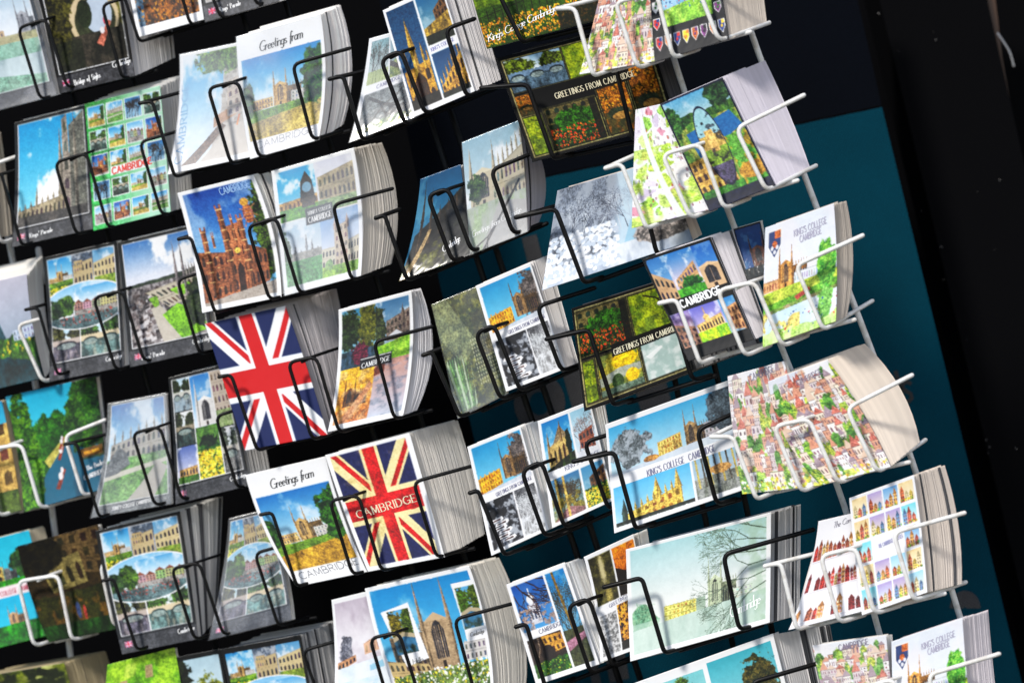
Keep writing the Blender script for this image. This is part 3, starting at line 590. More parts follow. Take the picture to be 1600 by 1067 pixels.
def A_winter(p, seed):
    p.fill((246,246,249)); a=p.sub(.06,.035,.96,.47); a.sky((40,130,205),(120,180,225),.05,seed,.8); a.tree(.92,.5,.25,.5,(130,120,115),(80,74,74),seed,16,1.2); chapel(a,.62,.86,.72,(140,110,72),.22); a.facade([(.0,.66),(.45,.60),(.45,.92),(.0,1)],(238,172,40),9,3,(175,110,30),False); a.ground(.93,(225,228,238),(190,195,210),seed,-.1)
    for i in range(5): a.rect(.05+.09*i,.60,.07+.09*i,.66,(220,160,50))
    winterboats(p.sub(.06,.54,.58,.965), seed); c=p.sub(.60,.54,.96,.965); branchy(c,seed,((90,90,95),(160,160,160)),(205,208,212),5); c.mix(.7*(c.Y>.6)*sst(c.noise(6,seed),.4,.6),(235,238,245))
def A_cam5(p, seed):
    p.fill((20,20,22)); a=p.sub(.04,.03,.28,.44); a.sky((60,110,190),(150,180,220),.4,seed); a.facade([(0,.3),(1,.6),(1,1),(0,1)],(200,160,120),4,2)
    b=p.sub(.28,.03,.68,.44); b.sky((50,110,200),(200,190,215),.7,seed+1,.6); b.facade([(.1,.6),(.9,.3),(.95,.8),(.1,.85)],(195,150,105),7,2,(90,90,110)); b.tree(.6,.75,.4,.16,(60,130,50),(30,80,40),seed,12); b.ground(.82,(90,170,50),(60,140,40),seed)
    c=p.sub(.68,.03,.96,.44); c.sky((40,90,190),(110,160,220),.2,seed+2); chapel(c,.5,1,.85,(215,175,135),.5)
    d=p.sub(.04,.56,.3,.88); d.sky((130,110,180),(220,160,130),.4,seed+3); d.facade([(0,.3),(1,.5),(1,1),(0,1)],(160,120,100),4,3); e_=p.sub(.3,.56,.74,.88); e_.sky((110,100,200),(235,215,225),.6,seed+4); e_.facade([(.05,.5),(.95,.35),(.95,.7),(.05,.72)],(232,185,110),9,1,(60,40,50)); e_.ell(.45,.36,.1,.1,(225,180,110)); e_.line((.45,.3),(.45,.05),.03,(225,180,110)); e_.ground(.7,(200,225,30),(120,190,30),seed,-.05)
    f=p.sub(.74,.56,.96,.88); f.sky((60,120,200),(160,190,220),.2,seed+4); f.facade([(.1,.3),(1,.2),(1,1),(.1,.9)],(195,140,95),4,3,(90,60,50))
def A_duskblue(p, seed): p.fill((14,14,20)); a=p.sub(.05,.04,.95,.96); a.sky((20,60,130),(40,80,140),.2,seed); chapel(a,.7,.8,.6,(110,75,60),.3); a.ground(.8,(30,50,60),(20,30,40),seed)
def A_punts(p, seed):
    p.sky((20,150,215),(90,190,230),.25,seed,.5); p.tree(.45,.38,.30,.16,(60,120,25),(20,70,15),seed,14); p.ground(.42,(60,120,20),(30,80,15),seed,0,.05); p.poly([(.3,.62),(.62,.42),(.66,.44),(.36,.70)],(190,180,90)); p.poly([(.28,.75),(.62,.46),(1,.55),(1,1),(.25,1)],(12,92,130)); p.mix(.5*(p.Y>.7)*(p.X>.3)*sst(p.noise(6,seed,3,.5),.5,.7),(8,60,90))
    p.tree(.08,.55,.22,.50,(100,150,25),(30,75,15),seed+1,12); p.tree(.92,.25,.26,.42,(60,110,30),(15,50,18),seed+2,12); p.tree(.75,.35,.16,.25,(80,130,30),(25,70,20),seed+3,12)
    for x,y in ((.47,.80),(.50,.58),(.52,.5)): k=.06*(y*1.4); p.poly([(x-k,y+k*1.2),(x+k*.4,y-k*1.2),(x+k,y-k),(x-k*.3,y+k*1.4)],(150,70,50)); p.ell(x,y-k*.3,k*.4,k*.5,(235,225,225)); p.ell(x+k*.3,y-k*1.0,k*.25,k*.4,(235,225,225))
    p.rect(.72,.60,.98,.68,(200,120,30)); p.mix(.6*(p.Y>.6)*(p.Y<.7)*(p.X>.7),(60,60,20)); p.rect(.76,.63,.94,.655,(225,150,40))
def A_lawn(p, seed):
    p.fill((110,112,112)); q=p.sub(.06,.02,.96,.90); lawn(q, seed, (60,110,190), (170,165,155)); q.poly([(.0,.6),(.18,.42),(.32,.5),(.4,.62),(.2,.70),(0,.72)],(110,112,112)); q.poly([(1,.72),(.8,1),(.4,1),(.85,.64)],(175,170,160)); q.frame((215,215,215),.006)
def A_daffcol(p, seed):
    bridge(p.sub(0,0,.33,.31),seed,(170,195,220),(200,200,190),(60,80,40),(150,165,180),2); q=p.sub(0,.32,.33,.64); bridge(q,seed+2,(225,225,225),(150,140,120),(80,90,50),(60,80,80),1); q=p.sub(0,.65,.36,1); q.sky((90,100,170),(190,190,220),.7,seed,.7); q.facade([(.1,.6),(.9,.55),(.9,.8),(.1,.8)],(190,150,90),6,1); q.ground(.8,(90,130,40),(60,100,30),seed)
    q=p.sub(.34,0,.72,1); q.sky((50,110,200),(220,232,248),.5,seed,.5); chapel(q,.6,.50,.42,(215,212,208),.3); q.ground(.5,(100,140,60),(70,110,50),seed); q.tree(.5,.66,.4,.08,(40,60,30),(25,40,20),seed); daffs(q,.70,seed+1,200,size=.028)
    q=p.sub(.73,0,1,.55); q.facade([(0,0),(1,0),(1,1),(0,1)],(190,175,160),4,5,(110,90,90)); q.ground(.7,(150,165,120),(120,140,90),seed); q=p.sub(.73,.56,1,1); bridge(q,seed+3,(200,200,205),(185,180,170),(110,120,100),(130,130,130),1)
    for x in (.335,.725): p.line((x,0),(x,1),.012,(240,240,240))
def A_vjack(p, seed):
    p.fill((248,248,248)); q=p.sub(.05,.03,.93,.96); jack(q,(205,24,28),(244,224,160),(36,36,96)); q.mix(.28*sst(q.noise(5,seed,4),.55,.75),(200,160,80)); q.mot(.05,40,seed)
def A_3pic(p, seed):
    p.fill((246,246,249)); a=p.sub(.06,.04,.56,.50); a.sky((25,110,195),(110,170,225),.5,seed,.8); a.facade([(.1,.55),(.9,.3),(.9,.95),(.1,.95)],(196,165,100),5,1,(80,60,40)); a.poly([(.3,.5),(.6,.15),(.85,.4)],(150,130,100)); a.spire(.15,.8,.2,.08,(170,140,90)); a.spire(.62,.5,.05,.08,(150,120,80)); a.tree(.85,.6,.1,.3,(30,50,25),(15,30,15),seed,10); a.ground(.86,(60,80,30),(30,30,20),seed,-.2)
    b=p.sub(.59,.04,.96,.50); branchy(b,seed,((150,190,225),(210,220,235)),(130,110,100),4); b.facade([(.2,.5),(.9,.4),(.9,.85),(.2,.8)],(150,90,70),4,2); b.ground(.85,(235,235,242),(210,212,222),seed)
    c=p.sub(.06,.58,.56,.965); branchy(c,seed+3,((60,110,170),(140,150,110)),(70,55,30),6); c.mix(.8*(c.Y>.45)*sst(c.noise(10,seed,4),.45,.6),(150,130,30)); c.poly([(0,1),(.5,.75),(1,.9),(1,1)],(150,110,110)); 
    for x in (.2,.45): c.line((x,0),(x+.05,1),.07,(190,160,80))
    d=p.sub(.59,.58,.96,.965); d.sky((70,130,190),(150,180,190),.2,seed); d.facade([(.3,.3),(1,.1),(1,.6),(.3,.6)],(140,100,60),4,2); daffs(d,.55,seed,140,size=.05)
def A_winterwide(p, seed):
    p.fill((246,246,250)); a=p.sub(.02,.05,.98,.50); a.sky((70,150,220),(180,210,235),.1,seed,.9); chapel(a,.62,.92,.75,(160,130,88),.22); hall(a,.72,.55,.9,.9,(190,185,190),6,3); a.facade([(.36,.62),(.54,.56),(.54,.86),(.36,.92)],(245,205,110),8,3,(200,150,70),False); a.tree(.16,.55,.16,.38,(165,172,182),(90,96,100),seed,16,1.2); a.tree(.92,.35,.16,.55,(96,108,120),(60,68,78),seed+2,18,1.1); a.ground(.88,(215,225,240),(185,195,215),seed,-.15); a.tree(.3,.88,.06,.06,(200,140,70),(120,90,60),seed)
    b=p.sub(.02,.60,.57,.955); b.grad((90,165,235),(170,205,240)); b.spire(.55,.9,.05,.10,(225,185,85)); b.spire(.82,.9,.0,.08,(235,195,95)); b.facade([(.15,.75),(.85,.45),(.85,1),(.15,1)],(220,180,80),7,2,(150,110,40)); 
    for i in range(9): b.spire(.1+.08*i,.85-.03*i,.58-.04*i,.03,(225,190,90))
    b.spire(.12,1,.35,.07,(70,90,80)); b.ground(.9,(50,60,50),(30,40,35),seed)
    c=p.sub(.585,.60,.98,.955); c.grad((150,180,215),(190,195,200)); c.ground(.5,(150,152,150),(110,115,105),seed,0,.05)
    for i in range(9): c.line((.06+.11*i,0),(.08+.11*i,.75),.05,((190,170,90),(90,85,75))[i%2])
    c.tree(.5,.4,.2,.12,(215,160,90),(160,120,70),seed)
def A_sketchL(p, seed): sketch(p, seed+3)
def A_sketchR(p, seed): sketch(p, seed+11, .10); p.poly([(0,0),(.6,0),(0,.12)],(190,195,215),.5)
def A_4strip(p, seed): 
    p.fill((60,150,205)); a=p.sub(0,0,1,.46); a.sky((20,160,215),(60,180,220),0,seed); a.facade([(.0,.4),(.5,.6),(.5,.9),(0,.9)],(200,170,90),4,2); a.tree(.8,.6,.2,.3,(60,110,40),(25,50,30),seed); chapel(a,.55,.9,.4,(120,120,120),.2); a.ground(.88,(60,170,30),(40,140,20),seed)
    p.rect(0,.46,1,.56,(240,215,220)); b=p.sub(0,.56,1,1); b.sky((10,150,215),(50,175,220),0,seed); chapel(b,.5,.6,.4,(190,150,110),.3); b.ground(.58,(50,150,30),(20,100,20),seed,0,.02)
def A_gatedark(p, seed):
    p.fill((60,48,24)); p.poly([(0,0),(.45,0),(.5,.3),(.2,.25)],(40,90,110)); p.facade([(.3,.0),(1,.0),(1,.45),(.35,.35)],(100,82,52),5,3,(60,50,34),False); p.facade([(.2,.28),(.7,.2),(.75,.5),(.3,.55)],(130,118,72),4,1,(60,55,32)); p.tree(.2,.15,.3,.2,(40,36,18),(22,20,12),seed,9)
    p.ground(.55,(60,60,20),(40,46,18),seed,0,.15); p.mix(.8*(p.Y>.55)*sst(p.noise(9,seed,3),.55,.7),(110,80,30)); p.ell(.55,.75,.03,.08,(60,70,110)); p.ell(.63,.78,.02,.07,(150,60,50)); p.ground(.85,(40,80,30),(26,50,20),seed)
def A_wclake(p, seed):
    p.fill((246,246,249)); q=p.sub(.05,.04,.97,.97); q.grad((190,178,192),(232,226,232),0,.35); q.mix(.5*sst(q.noise(3,seed,4,.7),.45,.7),(160,145,160)); q.facade([(.45,.40),(1,.30),(1,.46),(.45,.5)],(225,175,145),8,1,(180,140,130)); q.tree(.15,.42,.12,.12,(150,150,160),(90,90,105),seed,12); q.facade([(.0,.52),(.3,.48),(.3,.54),(0,.6)],(205,150,110),5,1); q.ground(.55,(205,220,236),(228,234,242),seed,-.05,0,5)
    q.poly([(.5,.6),(1,.55),(1,.62),(.5,.65)],(150,190,225)); q.mix(.6*(q.Y>.7)*sst(q.noise(4,seed+1,4),.5,.7),(170,205,235))
def A_hello(p, seed):
    p.fill((247,247,250)); q=p.sub(.04,.03,.965,1); q.sky((30,120,205),(110,175,230),.35,seed,.6,3); chapel(q,.56,.66,.62,(176,150,118),.20,-1); q.facade([(.0,.52),(.40,.60),(.42,.72),(.0,.70)],(196,170,120),8,2,(90,80,70)); hall(q,.78,.5,1,.64,(205,200,195),5,2)
    q.ground(.66,(120,140,70),(80,110,50),seed,0,.05); q.leaves(.64,1,((245,245,235),(250,215,50),(240,245,240),(150,180,100)),420,.022,seed)
    for (x0,y0,x1,y1,r_) in ((.10,.16,.42,.60,1),(.78,.10,1.0,.52,2)):
        p.poly([(x0,y0+.03),(x1-.06,y0),(x1,y1-.03),(x0+.10,y1)] if r_==1 else [(x0,y0),(x1,y0),(x1,y1),(x0+.02,y1)],(246,246,248))
        a=p.sub(x0+(.05 if r_==1 else .02),y0+.035,x1-(.07 if r_==1 else .02),y1-.09); a.sky((90,150,215),(200,220,240),.3,seed); a.tree(.15,.35,.45,.35,(150,135,40) if r_==1 else (90,140,40),(60,60,20),seed+1,8); a.tree(.9,.3,.35,.35,(110,130,40),(40,60,20),seed+2,8); a.ground(.58,(70,120,170),(40,70,90),seed+3,0,0,5); a.poly([(0,.6),(.5,.5),(1,.58),(1,.68),(.5,.6),(0,.7)],(185,170,140)); a.mix(.6*(a.Y>.8)*sst(a.noise(5,seed),.4,.6),(60,70,40))
def A_c4l(p, seed):
    p.fill((246,246,249)); pagoda_dome(p.sub(.06,.04,.60,.50),seed); a=p.sub(.63,.04,.95,.95); branchy(a,seed+1,((30,110,195),(120,160,190)),(70,55,30),6); a.line((.35,0),(.55,.8),.12,(130,105,40)); a.mix(.85*(a.Y>.62)*1.,(70,70,30)); a.poly([(0,.74),(1,.68),(1,.74),(0,.84)],(170,120,140))
    b=p.sub(.06,.58,.60,.95); b.fill((60,45,35)); b.facade([(.4,.0),(1,.05),(1,.45),(.5,.5)],(210,150,60),4,2,(90,60,40)); b.branches(.2,.5,1.2,.25,6,(150,130,110),.02,seed); b.ell(.5,.5,.2,.25,(50,38,32)); daffs(b,.62,seed,90,((80,140,40),(170,180,50),(60,110,30)),.04)
def A_c4r(p, seed):
    p.fill((246,246,249)); a=p.sub(.06,.04,.50,.48); a.fill((62,58,30)); a.mix(sst(a.noise(6,seed,4),.4,.7),(96,92,44)); a.ell(.5,.3,.12,.3,(225,210,160),.8,.6); a.ell(.6,.85,.14,.2,(200,180,100),.7,.6)
    b=p.sub(.53,.04,.97,.48); b.grad((235,130,20),(170,80,20)); b.poly([(0,.4),(1,.7),(1,1),(0,1)],(40,24,14)); c=p.sub(.06,.58,.40,.96); c.fill((130,130,130)); c.mix(sst(c.noise(9,seed,4),.45,.6),(205,205,205))
    d=p.sub(.42,.54,.97,.96); d.grad((240,165,50),(225,150,60)); d.leaves(.0,.8,((50,30,20),(90,50,20)),130,.06,seed); d.ground(.8,(50,40,35),(30,26,24),seed)
def A_palegreen(p, seed):
    p.fill((247,248,248)); q=p.sub(.03,.03,.965,.95); q.grad((166,206,216),(230,236,230),0,.55); hall(q,.24,.62,.48,.76,(236,226,120),8,3,(200,180,80)); q.rect(.48,.62,.55,.75,(160,180,160)); chapel(q,.62,.76,.48,(196,208,170),.18); hall(q,.74,.62,.9,.74,(225,235,215),5,3,(180,195,180)); q.tree(.08,.70,.10,.20,(150,190,150),(100,150,120),seed,16)
    q.ground(.74,(192,212,200),(168,192,180),seed,-.08); q.mix(.5*(q.Y>.72)*sst(q.noise(6,seed,3,.15),.5,.7),(215,236,222)); q.mix(.65*sst(q.X-.1*q.Y,.72,.9)*sst(q.noise(20,seed+1,4),.2,.6),(160,190,160))
    for i in range(7): q.branches(1.02,.02+.1*i,2.6+.15*i,.2,6,(96,112,96),.012,seed+i,.5)
def A_bottomwide(p, seed):
    p.fill((247,247,249)); a=p.sub(.03,.10,.50,.9); a.sky((120,190,205),(210,225,225),.1,seed); a.tree(.68,.45,.24,.38,(110,140,60),(50,70,40),seed,12); a.spire(.2,.9,.45,.04,(190,175,120)); b=p.sub(.53,.06,.97,.9); b.grad((70,160,190),(190,215,220)); b.tree(.72,.5,.30,.42,(110,100,50),(40,50,30),seed+1,14); b.tree(.3,.7,.1,.2,(60,70,40),(30,40,24),seed,12); b.spire(.48,.9,.3,.03,(110,90,60))
def A_rows(p, seed): rowhouses(p, seed, rows=3, bgc=(240,238,244))
def A_grid(p, seed): tilegrid(p, seed)
def A_greenmap(p, seed): p.fill((150,200,50)); p.mix(sst(p.noise(5,seed,4),.4,.7),(110,170,40)); p.mix(.7*sst(p.noise(3,seed+2,2,2),.6,.7),(190,225,90)); r=rs(seed); [p.rect(x,y,x+.1,y+.12,(170,150,110)) for x,y in ((.2,.2),(.55,.1),(.75,.35),(.3,.6))]
def A_treecard(p, seed): p.fill((20,22,22)); a=p.sub(.06,.05,.94,.95); a.sky((170,195,215),(215,222,220),.3,seed); a.tree(.1,.4,.3,.5,(50,60,35),(25,30,22),seed,10); a.tree(.7,.5,.35,.3,(160,160,40),(80,90,30),seed+1,12); a.ground(.75,(60,80,40),(40,50,30),seed)
def A_darkleaf(p, seed): p.fill((40,50,18)); p.mix(sst(p.noise(9,seed,4),.45,.65),(110,120,30)); p.mix(sst(p.noise(6,seed+2,3,3),.6,.7),(180,185,110))
def A_beige(p, seed): p.fill((200,180,130)); p.facade([(0,.2),(1,.1),(1,1),(0,1)],(205,165,90),3,4,(110,80,50)); p.sub(0,0,1,.2).sky((30,140,205),(60,160,210),.2,seed); p.ground(.8,(90,110,40),(60,80,30),seed)
def A_jack(p, seed): jack(p)

# ------------------------------------------------------------------ stroke lettering
def arc(cx, cy, rx, ry, a0, a1, n=9):
    return [(cx+rx*math.cos(math.radians(a0+(a1-a0)*i/n)), cy+ry*math.sin(math.radians(a0+(a1-a0)*i/n))) for i in range(n+1)]
G = {
 'A':(.72,[[(0,0),(.36,1)],[(.36,1),(.72,0)],[(.13,.36),(.59,.36)]]), 'B':(.6,[[(0,0),(0,1)],[(0,1)]+arc(.28,.76,.25,.24,90,-90)+[(0,.52)],[(0,.52)]+arc(.3,.26,.3,.26,90,-90)+[(0,0)]]),
 'C':(.72,[arc(.42,.5,.42,.5,48,312,14)]), 'D':(.68,[[(0,0),(0,1)],[(0,1)]+arc(.24,.5,.44,.5,90,-90,12)+[(0,0)]]), 'E':(.52,[[(0,0),(0,1)],[(0,1),(.52,1)],[(0,.52),(.42,.52)],[(0,0),(.54,0)]]),
 'F':(.5,[[(0,0),(0,1)],[(0,1),(.5,1)],[(0,.52),(.4,.52)]]), 'G':(.76,[arc(.42,.5,.42,.5,48,330,14)+[(.76,.42)],[(.46,.42),(.76,.42)],[(.76,.42),(.76,.08)]]),
 'I':(.06,[[(.03,0),(.03,1)]]), 'K':(.6,[[(0,0),(0,1)],[(0,.4),(.56,1)],[(.2,.58),(.6,0)]]), 'L':(.5,[[(0,1),(0,0)],[(0,0),(.5,0)]]),
 'M':(.82,[[(.04,0),(.08,1)],[(.08,1),(.41,.12)],[(.41,.12),(.74,1)],[(.74,1),(.78,0)]]), 'N':(.66,[[(0,0),(0,1)],[(0,1),(.66,0)],[(.66,0),(.66,1)]]),
 'O':(.84,[arc(.42,.5,.42,.5,0,360,16)]), 'R':(.6,[[(0,0),(0,1)],[(0,1)]+arc(.28,.75,.26,.25,90,-90)+[(0,.5)],[(.25,.5),(.6,0)]]),
 'S':(.5,[arc(.26,.75,.24,.25,40,270,8)+arc(.26,.25,.25,.25,90,-140,8)]), 'T':(.6,[[(.3,0),(.3,1)],[(0,1),(.6,1)]]), 'U':(.62,[[(0,1),(0,.3)]+arc(.31,.3,.31,.3,180,360)+[(.62,1)]]),
 'P':(.56,[[(0,0),(0,1)],[(0,1)]+arc(.28,.75,.26,.25,90,-90)+[(0,.5)]]), 'H':(.62,[[(0,0),(0,1)],[(.62,0),(.62,1)],[(0,.5),(.62,.5)]]), 'Y':(.6,[[(0,1),(.3,.5)],[(.6,1),(.3,.5)],[(.3,.5),(.3,0)]]),
 'Q':(.84,[arc(.42,.5,.42,.5,0,360,16)]), "'":(.08,[[(.05,1),(.03,.76)]]), ' ':(.3,[]), '.':(.08,[[(.03,0),(.05,.05)]]),
 'a':(.42,[arc(.2,.24,.2,.24,60,360,10),[(.4,.48),(.4,.05),(.46,0)]]), 'b':(.42,[[(.0,1),(.0,0)],arc(.2,.24,.2,.24,0,360,10)]), 'c':(.38,[arc(.2,.24,.2,.24,50,310,10)]), 'd':(.42,[[(.4,1),(.4,0)],arc(.2,.24,.2,.24,0,360,10)]),
 'e':(.4,[[(.02,.25),(.38,.28)]+arc(.2,.24,.19,.24,20,310,10)]), 'f':(.3,[[(.34,.92),(.25,1),(.14,.86),(.12,-.2)],[(0,.5),(.3,.5)]]), 'g':(.42,[arc(.2,.24,.2,.24,0,360,10),[(.4,.48),(.38,-.25),(.2,-.36),(.04,-.26)]]),
 'h':(.42,[[(0,1),(0,0)],[(0,.3)]+arc(.2,.28,.2,.2,180,0)+[(.4,0)]]), 'i':(.1,[[(.05,.48),(.05,.05),(.1,0)],[(.05,.68),(.06,.72)]]), 'k':(.4,[[(0,1),(0,0)],[(0,.2),(.34,.5)],[(.12,.3),(.38,0)]]), 'l':(.14,[[(.04,1),(.04,.06),(.12,0)]]),
 'm':(.66,[[(0,.48),(0,0)],[(0,.3)]+arc(.16,.3,.16,.18,180,0)+[(.32,0)],[(.32,.3)]+arc(.48,.3,.16,.18,180,0)+[(.64,0)]]), 'n':(.4,[[(0,.48),(0,0)],[(0,.3)]+arc(.19,.3,.19,.18,180,0)+[(.38,0)]]), 'o':(.42,[arc(.2,.24,.2,.24,0,360,10)]),
 'r':(.3,[[(0,.48),(0,0)],[(0,.3),(.12,.46),(.28,.46)]]), 's':(.34,[arc(.17,.36,.14,.12,40,270,6)+arc(.17,.12,.15,.12,90,-150,6)]), 't':(.3,[[(.12,.85),(.12,.08),(.26,0)],[(0,.5),(.28,.5)]]), 'u':(.4,[[(0,.48),(0,.2)]+arc(.19,.2,.19,.2,180,360)+[(.38,.48)],[(.38,.48),(.38,0)]]),
}
def strokes(text, serif=False, slant=0, gap=.16, thick=.10, contrast=.5):
    """-> list of ((x,y),(x,y),width), total length"""
    out = []; x = 0
    for ch in text:
        sc = 1.0
        if ch not in G: ch = ch.upper()
        w, pl = G[ch]
        for line in pl:
            for (a, b) in zip(line[:-1], line[1:]):
                dx, dy = b[0]-a[0], b[1]-a[1]; L = math.hypot(dx, dy) or 1e-6
                k = thick * (contrast + (1-contrast)*abs(dy/L)) if serif or slant else thick
                out.append(((x+a[0], a[1]), (x+b[0], b[1]), k))
            if serif and len(line) == 2 and abs(line[0][1]-line[1][1]) > .5:
                for (px, py) in line:
                    if py < .02 or py > .98: out.append(((x+px-.09, py), (x+px+.09, py), thick*.45))
        x += w + gap
    out = [((a[0]+slant*a[1], a[1]), (b[0]+slant*b[1], b[1]), k) for a, b, k in out]
    return out, x - gap

# ------------------------------------------------------------------ cards and stacks
LIN = lambda a: np.where(a <= .04045, a/12.92, ((np.clip(a, 0, 1)+.055)/1.055)**2.4)
class Surf:
    def __init__(s, rack, q, bL=(0,0), bR=(0,0), dd=0.0, lean=.014, curl=.004):
        tl, tr, br, bl = q
        s.c = [P(*tl, rack, dd+lean), P(*tr, rack, dd+lean), P(*br, rack, dd), P(*bl, rack, dd)]
        def off(b):
            u0, w0 = ray(800, 533.5); u1, w1 = ray(800+b[0], 533.5+b[1]); d = RD[rack]
            return np.array(((u1-u0)*d, 0, (w1-w0)*d))
        s.bL, s.bR, s.curl = off(bL), off(bR), curl
    def __call__(s, u, v, dy=0.0):
        u = np.asarray(u, float)[..., None]; v = np.asarray(v, float)[..., None]
        TL, TR, BR, BL = s.c
        p = (TL*(1-u)+TR*u)*(1-v) + (BL*(1-u)+BR*u)*v
        k = 4*v*(1-v)
        p = p + k*(s.bL*(1-u)+s.bR*u) + k*np.array((0, s.curl, 0)) + np.array((0, 1., 0))*dy
        return p
GEN = [0]
def size_px(q):
    tl, tr, br, bl = q; d = lambda a, b: math.hypot(a[0]-b[0], a[1]-b[1])
    return (d(tl,tr)+d(bl,br))/2, (d(tl,bl)+d(tr,br))/2
def postcard(rack, q, art, label, bL=(0,0), bR=(0,0), dd=0.0, m=None, text=(), seed=None, res=1.05, lean=.014, curl=.004, group='picture postcards in the wire racks', photo=1.0):
    GEN[0] += 1; seed = seed if seed is not None else GEN[0]*13
    s = Surf(rack, q, bL, bR, dd, lean, curl); w, h = size_px(q)
    nx, ny = max(int(w/res), 8), max(int(h/res), 8)
    a = np.zeros((ny*2, nx*2, 3), np.float32); art(Pic(a), seed)
    if photo > 0:
        H_, W_ = ny*2, nx*2; cw = max(W_/7, 4)
        wx = (fbm(H_, W_, cw, seed+301, 2)-.5)*photo*1.7; wy = (fbm(H_, W_, cw, seed+302, 2)-.5)*photo*1.7
        yy, xx = np.mgrid[0:H_, 0:W_]
        a = a[np.clip((yy+wy).round().astype(int), 0, H_-1), np.clip((xx+wx).round().astype(int), 0, W_-1)]
        lo = .5*fbm(H_, W_, 7, seed+303, 5) + .5*fbm(H_, W_, W_/11, seed+306, 3); hi = fbm(H_, W_, W_/3.2, seed+304, 2)
        pw = 1 - sst(a.min(-1), .86, .93); dk = sst(a.max(-1), .02, .14)
        sk = sst(a[...,2]-a[...,0], .10, .28)*sst(a[...,2]-a[...,1], .0, .10)
        sk = np.maximum(sk, sst(a.mean(-1), .50, .66)*(1-sst(a.max(-1)-a.min(-1), .30, .45)))
        gain = 1 + photo*pw*dk*((lo-.5)*.95*(1-.85*sk) + (hi-.5)*.75*(1-.95*sk))
        a = np.clip(a*gain[..., None] + (photo*pw*dk*.03*(1-.7*sk))[..., None]*(rs(seed+305).rand(H_, W_, 1).astype(np.float32)-.5), 0, 1)
    a = np.clip(a.reshape(ny, 2, nx, 2, 3).mean((1, 3)), 0, 1)
    g_ = a.mean(-1, keepdims=True); a = np.clip(g_ + (a-g_)*.93, 0, 1); a[..., 1] += .11*photo*np.clip(a[..., 2]-a[..., 0], 0, 1); a = np.clip(a, 0, 1); a = a*.42 + .58*(a*a*(3-2*a))
    col = np.ones((ny, nx, 4), np.float32); col[..., :3] = LIN(a)*.86 + .004
    U, V = np.meshgrid(np.linspace(0,1,nx), np.linspace(0,1,ny))
    vf = s(U, V).reshape(-1, 3); vb = s(U, V, .0006).reshape(-1, 3)
    n = nx*ny; idx = np.arange(n).reshape(ny, nx)
    f = np.stack([idx[:-1,:-1], idx[1:,:-1], idx[1:,1:], idx[:-1,1:]], -1).reshape(-1, 4)
    ring = np.concatenate([idx[0,:-1], idx[:-1,-1], idx[-1,:0:-1], idx[:0:-1,0]])
    r2 = np.roll(ring, -1)
    # back: one coarse sheet through the ring
    k = len(ring); vb_r = vb[ring]; side = np.stack([ring, r2, n+np.roll(np.arange(k),-1), n+np.arange(k)], -1)
    cols = np.concatenate([col.reshape(-1,4), np.tile(np.array([[.7,.7,.7,1]],np.float32),(k,1))])
    org = s(.5, 1.0)
    o = new_obj('postcard', np.concatenate([vf, vb_r]), np.concatenate([f, side]), m or M_MATTE, None, np.asarray(org), True, cols)
    o['_o'] = [float(c) for c in org]
    tag(o, label, 'postcard', group)
    asp = w/h
    for t in text:
        lettering(o, s, asp, *t)
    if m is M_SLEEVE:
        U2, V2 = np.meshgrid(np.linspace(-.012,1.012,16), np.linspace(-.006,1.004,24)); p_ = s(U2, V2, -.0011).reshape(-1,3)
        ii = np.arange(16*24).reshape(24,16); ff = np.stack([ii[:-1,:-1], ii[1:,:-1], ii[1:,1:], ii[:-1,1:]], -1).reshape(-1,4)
        new_obj('glare_hazed_sleeve', p_, ff, M_FILM, o, smooth=True)  # sleeve sheet that carries the painted glare haze
    return o, s
def lettering(o, s, asp, txt, p0, p1, hgt, colr=(30,30,34), style='sans', thick=None):
    st = dict(sans=dict(thick=.11, gap=.2), serif=dict(serif=True, thick=.14, gap=.26, contrast=.4), script=dict(slant=.28, thick=.10, gap=.04), bold=dict(thick=.2, gap=.26))[style]
    if thick: st['thick'] = thick
    segs, L = strokes(txt, **st)
    hgt *= .78 if style == 'serif' else .9
    x0, y0 = p0; x1, y1 = p1; ax = (x1-x0)*asp; ay = (y1-y0); LL = math.hypot(ax, ay); k = LL / L
    ex = (ax/LL*k, ay/LL*k); ey = (ay/LL*hgt, -ax/LL*hgt)       # y axis up the card
    uv = []; fc = []
    for a, b, w in segs:
        A_ = (x0*asp+a[0]*ex[0]+a[1]*ey[0], y0+a[0]*ex[1]+a[1]*ey[1]); B_ = (x0*asp+b[0]*ex[0]+b[1]*ey[0], y0+b[0]*ex[1]+b[1]*ey[1])
        dx, dy = B_[0]-A_[0], B_[1]-A_[1]; l = math.hypot(dx, dy) or 1e-6; ww = w*hgt/2
        dx, dy = dx/l, dy/l; A_ = (A_[0]-dx*ww*.6, A_[1]-dy*ww*.6); B_ = (B_[0]+dx*ww*.6, B_[1]+dy*ww*.6)
        n = len(uv); uv += [(A_[0]-dy*ww, A_[1]+dx*ww), (B_[0]-dy*ww, B_[1]+dx*ww), (B_[0]+dy*ww, B_[1]-dx*ww), (A_[0]+dy*ww, A_[1]-dx*ww)]
        fc.append((n, n+1, n+2, n+3))
    uv = np.array(uv); n = len(uv)
    jit = -.0003 - .00002*(np.arange(n)//4 % 7)
    P3 = s(uv[:,0]/asp, uv[:,1]); P3[:,1] += jit
    new_obj('lettering', P3, fc, ink(colr), o)
